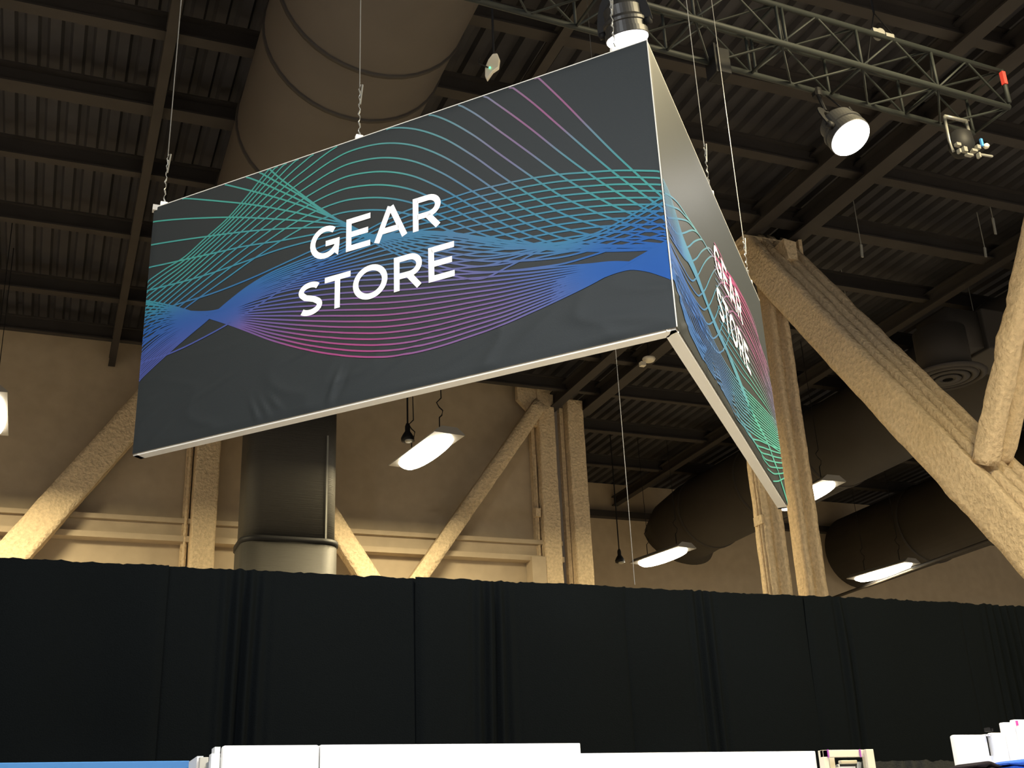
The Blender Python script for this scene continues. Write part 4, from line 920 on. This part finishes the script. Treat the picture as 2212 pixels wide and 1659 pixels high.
# ================================================================== DRAPE
DY, DZ = 9.2, 3.82
def drape(x0, x1, label, folds, ph, z1=DZ, y=DY, m='drape', amp=1.0, z0=.02, cat='drape'):
    """folds: list of (centre, half width) where the cloth is gathered in tight pleats"""
    b = MB(); xs = []; x = x0
    while x < x1:
        xs.append(x)
        g = any(abs(x - c) < w_ * 1.3 for c, w_ in folds)
        x += .012 if g else .028
    xs.append(x1)
    zs = [z0, z0 + .5, 1.2, 1.8, 2.4, 2.9, 3.3, 3.6, z1 - .08, z1 - .02, z1] if z1 > 3 else [z0, 1.2, 1.6, 1.9, z1 - .05, z1]
    vs = []
    for z in zs:
        sg = 1 - .5 * seg(z, z1 - .35, z1)
        for x in xs:
            wx = x + .02 * noise.noise(V((x * 2, z * .7, ph)))
            d = .018 * math.sin(wx * 5.1 + ph) + .03 * noise.noise(V((wx * 1.7, z * .25, ph)))
            for c, w_ in folds:
                q = (wx - c - .05 * (z1 - z) * .3) / w_
                if abs(q) < 1.6:
                    d += .035 * math.exp(-q * q * 1.5) * math.sin(wx * 62 + ph + 1.5 * noise.noise(V((wx * 3, z * .5, ph))))
            e = min(x - x0, x1 - x)
            if e < .05: d += .03 * (1 - e / .05)
            top = (.012 * noise.noise(V((x * 9, 1, ph))) + .010 * noise.noise(V((x * 27, 2, ph)))) if z > z1 - .01 else 0
            vs.append((x, y + d * sg * amp, z + top))
    n = len(xs)
    b.add(vs, [(j * n + i, j * n + i + 1, (j + 1) * n + i + 1, (j + 1) * n + i) for j in range(len(zs) - 1) for i in range(n - 1)])
    return tag(b.build('drape', M[m], None, True), label, cat, 'panels of the tall black drape' if m == 'drape' else None)
drape(-4.2, .84, 'tall black drape panel at the far left edge, mostly smooth', [(-2.5, .3)], 0)
drape(.80, 2.88, 'tall black drape panel below the left sign panel, with tight pleats near its left side', [(1.42, .20)], 1.3, y=DY + .03)
drape(2.84, 4.82, 'tall black drape panel below the sign corner, tight pleats near its left side', [(3.50, .20)], 2.1)
drape(4.76, 6.78, 'tall black drape panel beneath the twin column, faint pleats at its left', [(5.60, .16)], 3.3, y=DY + .03)
drape(6.72, 8.62, 'tall black drape panel right of the twin column, smooth', [(7.1, .1)], 4.4)
drape(8.56, 11.6, 'tall black drape panel at the right edge under the thick brace, pleated', [(9.15, .28)], 5.2, y=DY + .03)
b = MB(); b.tube([(-4.2, DY + .10, DZ - .06), (11.6, DY + .10, DZ - .06)], .024, 10)
for px in (-4.0, .82, 2.86, 4.80, 6.74, 8.6, 11.5):
    b.tube([(px, DY + .14, 0), (px, DY + .14, DZ - .04)], .024, 8); b.box((px - .2, DY + .02, 0), (px + .2, DY + .30, .012))
tag(b.build('drape_pipe', M['grey']), 'pipe and uprights carrying the tall black drape', 'pipe')
drape(4.95, 6.9, 'low charcoal drape between the white booth frame and the white shelves', [(5.5, .2), (6.2, .1)], 2.2, z1=2.10, y=6.62, m='grey_drape', cat='drape')
b = MB(); b.tube([(4.95, 6.68, 2.07), (6.9, 6.68, 2.07)], .02, 8)
for px in (5.0, 6.85):
    b.tube([(px, 6.71, 0), (px, 6.71, 2.09)], .02, 8)
tag(b.build('drape_pipe', M['grey']), 'short pipe stand carrying the low charcoal drape', 'pipe')

# ================================================================== BOOTH FURNITURE
ZT = 2.13
t = thing('display_wall', (1.70, 5.60, 0), 'tall white display wall at the bottom centre, with a vertical seam', 'display wall')
b = MB(); b.box((.80, 5.575, .0), (1.246, 5.625, ZT)); b.build('wall_panel', M['white'], t, bevel=.012)
b = MB(); b.box((1.250, 5.575, .0), (2.585, 5.625, ZT)); b.build('wall_panel', M['white'], t, bevel=.004)
b = MB(); b.box((1.2, 5.63, 0), (1.3, 5.66, ZT - .05)); b.box((2.5, 5.63, 0), (2.56, 6.12, ZT - .05)); b.build('stiffener', M['grey'], t)
t = thing('side_shelf', (.80, 6.0, 0), 'narrow white side shelf unit receding from the left end of the white display wall', 'shelf')
b = MB(); b.box((.755, 6.10, 0), (.785, 6.42, ZT)); b.build('side_panel', M['white'], t)
b = MB(); b.box((.76, 6.02, 0), (.80, 6.07, ZT - .012)); b.build('post', M['offwhite'], t)
b = MB(); b.box((.76, 5.63, 0), (.80, 5.70, ZT - .03)); b.box((.775, 5.64, ZT - .035), (.80, 5.74, ZT)); b.build('post', M['white'], t)
for z in (2.00, 1.60, 1.2):
    b = MB(); b.box((.78, 5.70, z - .15), (1.05, 6.02, z - .13)); b.build('shelf_board', M['offwhite'], t)
t = thing('grey_carton', (.9, 5.86, 1.87), 'grey box on the top board of the side shelf unit', 'box')
b = MB(); b.box((.785, 5.72, 1.875), (.98, 6.0, 2.09)); b.build('carton', M['grey'], t, bevel=.005)
b = MB(); b.box((.780, 5.72, 1.985), (.786, 6.0, 1.992)); b.build('lid_edge', M['lamp_body'], t)
b = MB(); b.box((.74, 6.055, 1.86), (.757, 6.10, 2.03)); tag(b.build('red_tag', M['red']), 'small red tag hanging on the side shelf unit', 'tag')
t = thing('display_wall', (3.5, 6.17, 0), 'lower right white display wall, set back behind the taller one', 'display wall')
b = MB(); b.box((2.60, 6.15, 0), (4.415, 6.20, ZT)); b.build('wall_panel', M['white'], t, bevel=.004)
b = MB(); b.box((2.7, 6.2, 0), (2.76, 6.24, ZT - .05)); b.box((4.3, 6.2, 0), (4.36, 6.24, ZT - .05)); b.build('stiffener', M['grey'], t)
t = thing('shelf_frame', (4.6, 6.12, 0), 'open white shelf frame with purple clips at the end of the white display walls', 'shelf frame')
for a_, c_, lab in (((4.425, 6.09, 0), (4.46, 6.14, ZT), 'post'), ((4.72, 6.06, 0), (4.775, 6.11, ZT), 'post'), ((4.545, 6.20, 0), (4.585, 6.24, ZT - .03), 'post'), ((4.425, 6.09, ZT - .042), (4.775, 6.12, ZT), 'top_rail'),
                    ((4.60, 6.16, ZT - .075), (4.72, 6.19, ZT - .055), 'cross_rail')):
    b = MB(); b.box(a_, c_); b.build(lab, M['offwhite'], t, bevel=.003)
b = MB(); b.box((4.60, 6.18, 1.7), (4.715, 6.22, ZT - .09)); b.build('white_insert', M['white'], t)
b = MB(); b.bar((4.63, 6.13, 1.75), (4.71, 6.13, 2.06), .018); b.build('brace_rod', M['grey'], t)
for x in (4.455, 4.69):
    b = MB(); b.box((x, 6.082, ZT - .044), (x + .008, 6.09, ZT + .002)); b.build('clip', M['purple'], t)
t = thing('blue_wall', (-1.0, 6.5, 0), 'bright blue booth wall at the bottom left corner', 'booth wall')
b = MB(); b.box((-3.2, 6.47, 0), (.765, 6.52, 2.14)); b.build('wall_panel', M['blue'], t, bevel=.004)
b = MB(); b.box((-3.1, 6.52, 0), (-3.02, 6.8, .05)); b.box((.6, 6.52, 0), (.68, 6.8, .05)); b.build('foot', M['grey'], t)
# shelves at the right edge
t = thing('display_tower', (4.85, 5.25, 0), 'white display tower at the bottom right corner, lower part with a dark slot', 'shelf')
b = MB(); vs_ = None
b.box((4.635, 5.19, 0), (4.862, 5.23, 2.125)); b.build('side_panel', M['white'], t, bevel=.012)
b = MB(); b.box((4.895, 5.19, 0), (4.995, 5.23, 2.135)); b.build('side_panel', M['white'], t, bevel=.01)
b = MB(); b.box((4.862, 5.21, 0), (4.895, 5.24, 2.015)); b.box((4.862, 5.20, 2.118), (4.895, 5.24, 2.128)); b.build('slot_edge', M['white'], t)
b = MB(); b.box((4.860, 5.235, 1.95), (4.898, 5.25, 2.12)); b.build('slot_back', M['dark_cloth'], t)
b = MB(); b.box((4.42, 4.9, 1.868), (5.6, 5.188, 1.890)); b.build('shelf_board', M['white'], t)
b = MB(); b.box((4.86, 5.17, 2.14), (4.875, 5.2, 2.16)); b.box((4.885, 5.17, 2.14), (4.895, 5.2, 2.155)); b.build('hook', M['black'], t)
t = thing('display_tower', (5.3, 5.25, 0), 'taller white display tower cut by the right frame edge', 'shelf')
b = MB(); b.box((4.998, 5.19, 0), (5.075, 5.23, 2.190)); b.build('side_panel', M['white'], t, bevel=.006)
b = MB(); b.box((5.078, 5.19, 0), (5.75, 5.23, 2.205)); b.build('side_panel', M['white'], t, bevel=.006)
b = MB(); b.box((5.084, 5.18, 2.172), (5.092, 5.19, 2.198)); b.build('tag', M['pink'], t)
def cloth(x0, x1, y, z, h, m, label, name='folded_shirt', k=3):
    t = thing(name, ((x0 + x1) / 2, y, z), label, 'shirt')
    for j in range(k):
        b = MB(); n = 14; rows = []
        zz = z + j * h / k
        for i in range(n + 1):
            f = i / n
            zb = zz + .004 * math.sin(f * 9 + j)
            zt = zz + h / k * (.96 + .25 * math.sin(f * 7 + j * 2)) * (1 - .5 * abs(2 * f - 1) ** 4)
            rows.append([(x0 + (x1 - x0) * f, y - .12 + .012 * math.sin(f * 11 + j), zb), (x0 + (x1 - x0) * f, y - .13 + .014 * math.sin(f * 8 + j), (zb + zt) / 2), (x0 + (x1 - x0) * f, y - .11, zt), (x0 + (x1 - x0) * f, y + .1, zt), (x0 + (x1 - x0) * f, y + .1, zb)])
        vs = [p for r in rows for p in r]
        b.add(vs, [(i * 5 + q, i * 5 + (q + 1) % 5, (i + 1) * 5 + (q + 1) % 5, (i + 1) * 5 + q) for i in range(n) for q in range(5)] + [tuple(range(5)), tuple(n * 5 + q for q in range(4, -1, -1))])
        b.build('fold', m, t, True)
cloth(4.51, 4.66, 5.04, 1.892, .070, M['dark_cloth'], 'black folded shirt on the white tower shelf')
cloth(4.73, 5.06, 5.04, 1.892, .082, M['blue_cloth'], 'blue folded shirt on the white tower shelf at the frame edge')
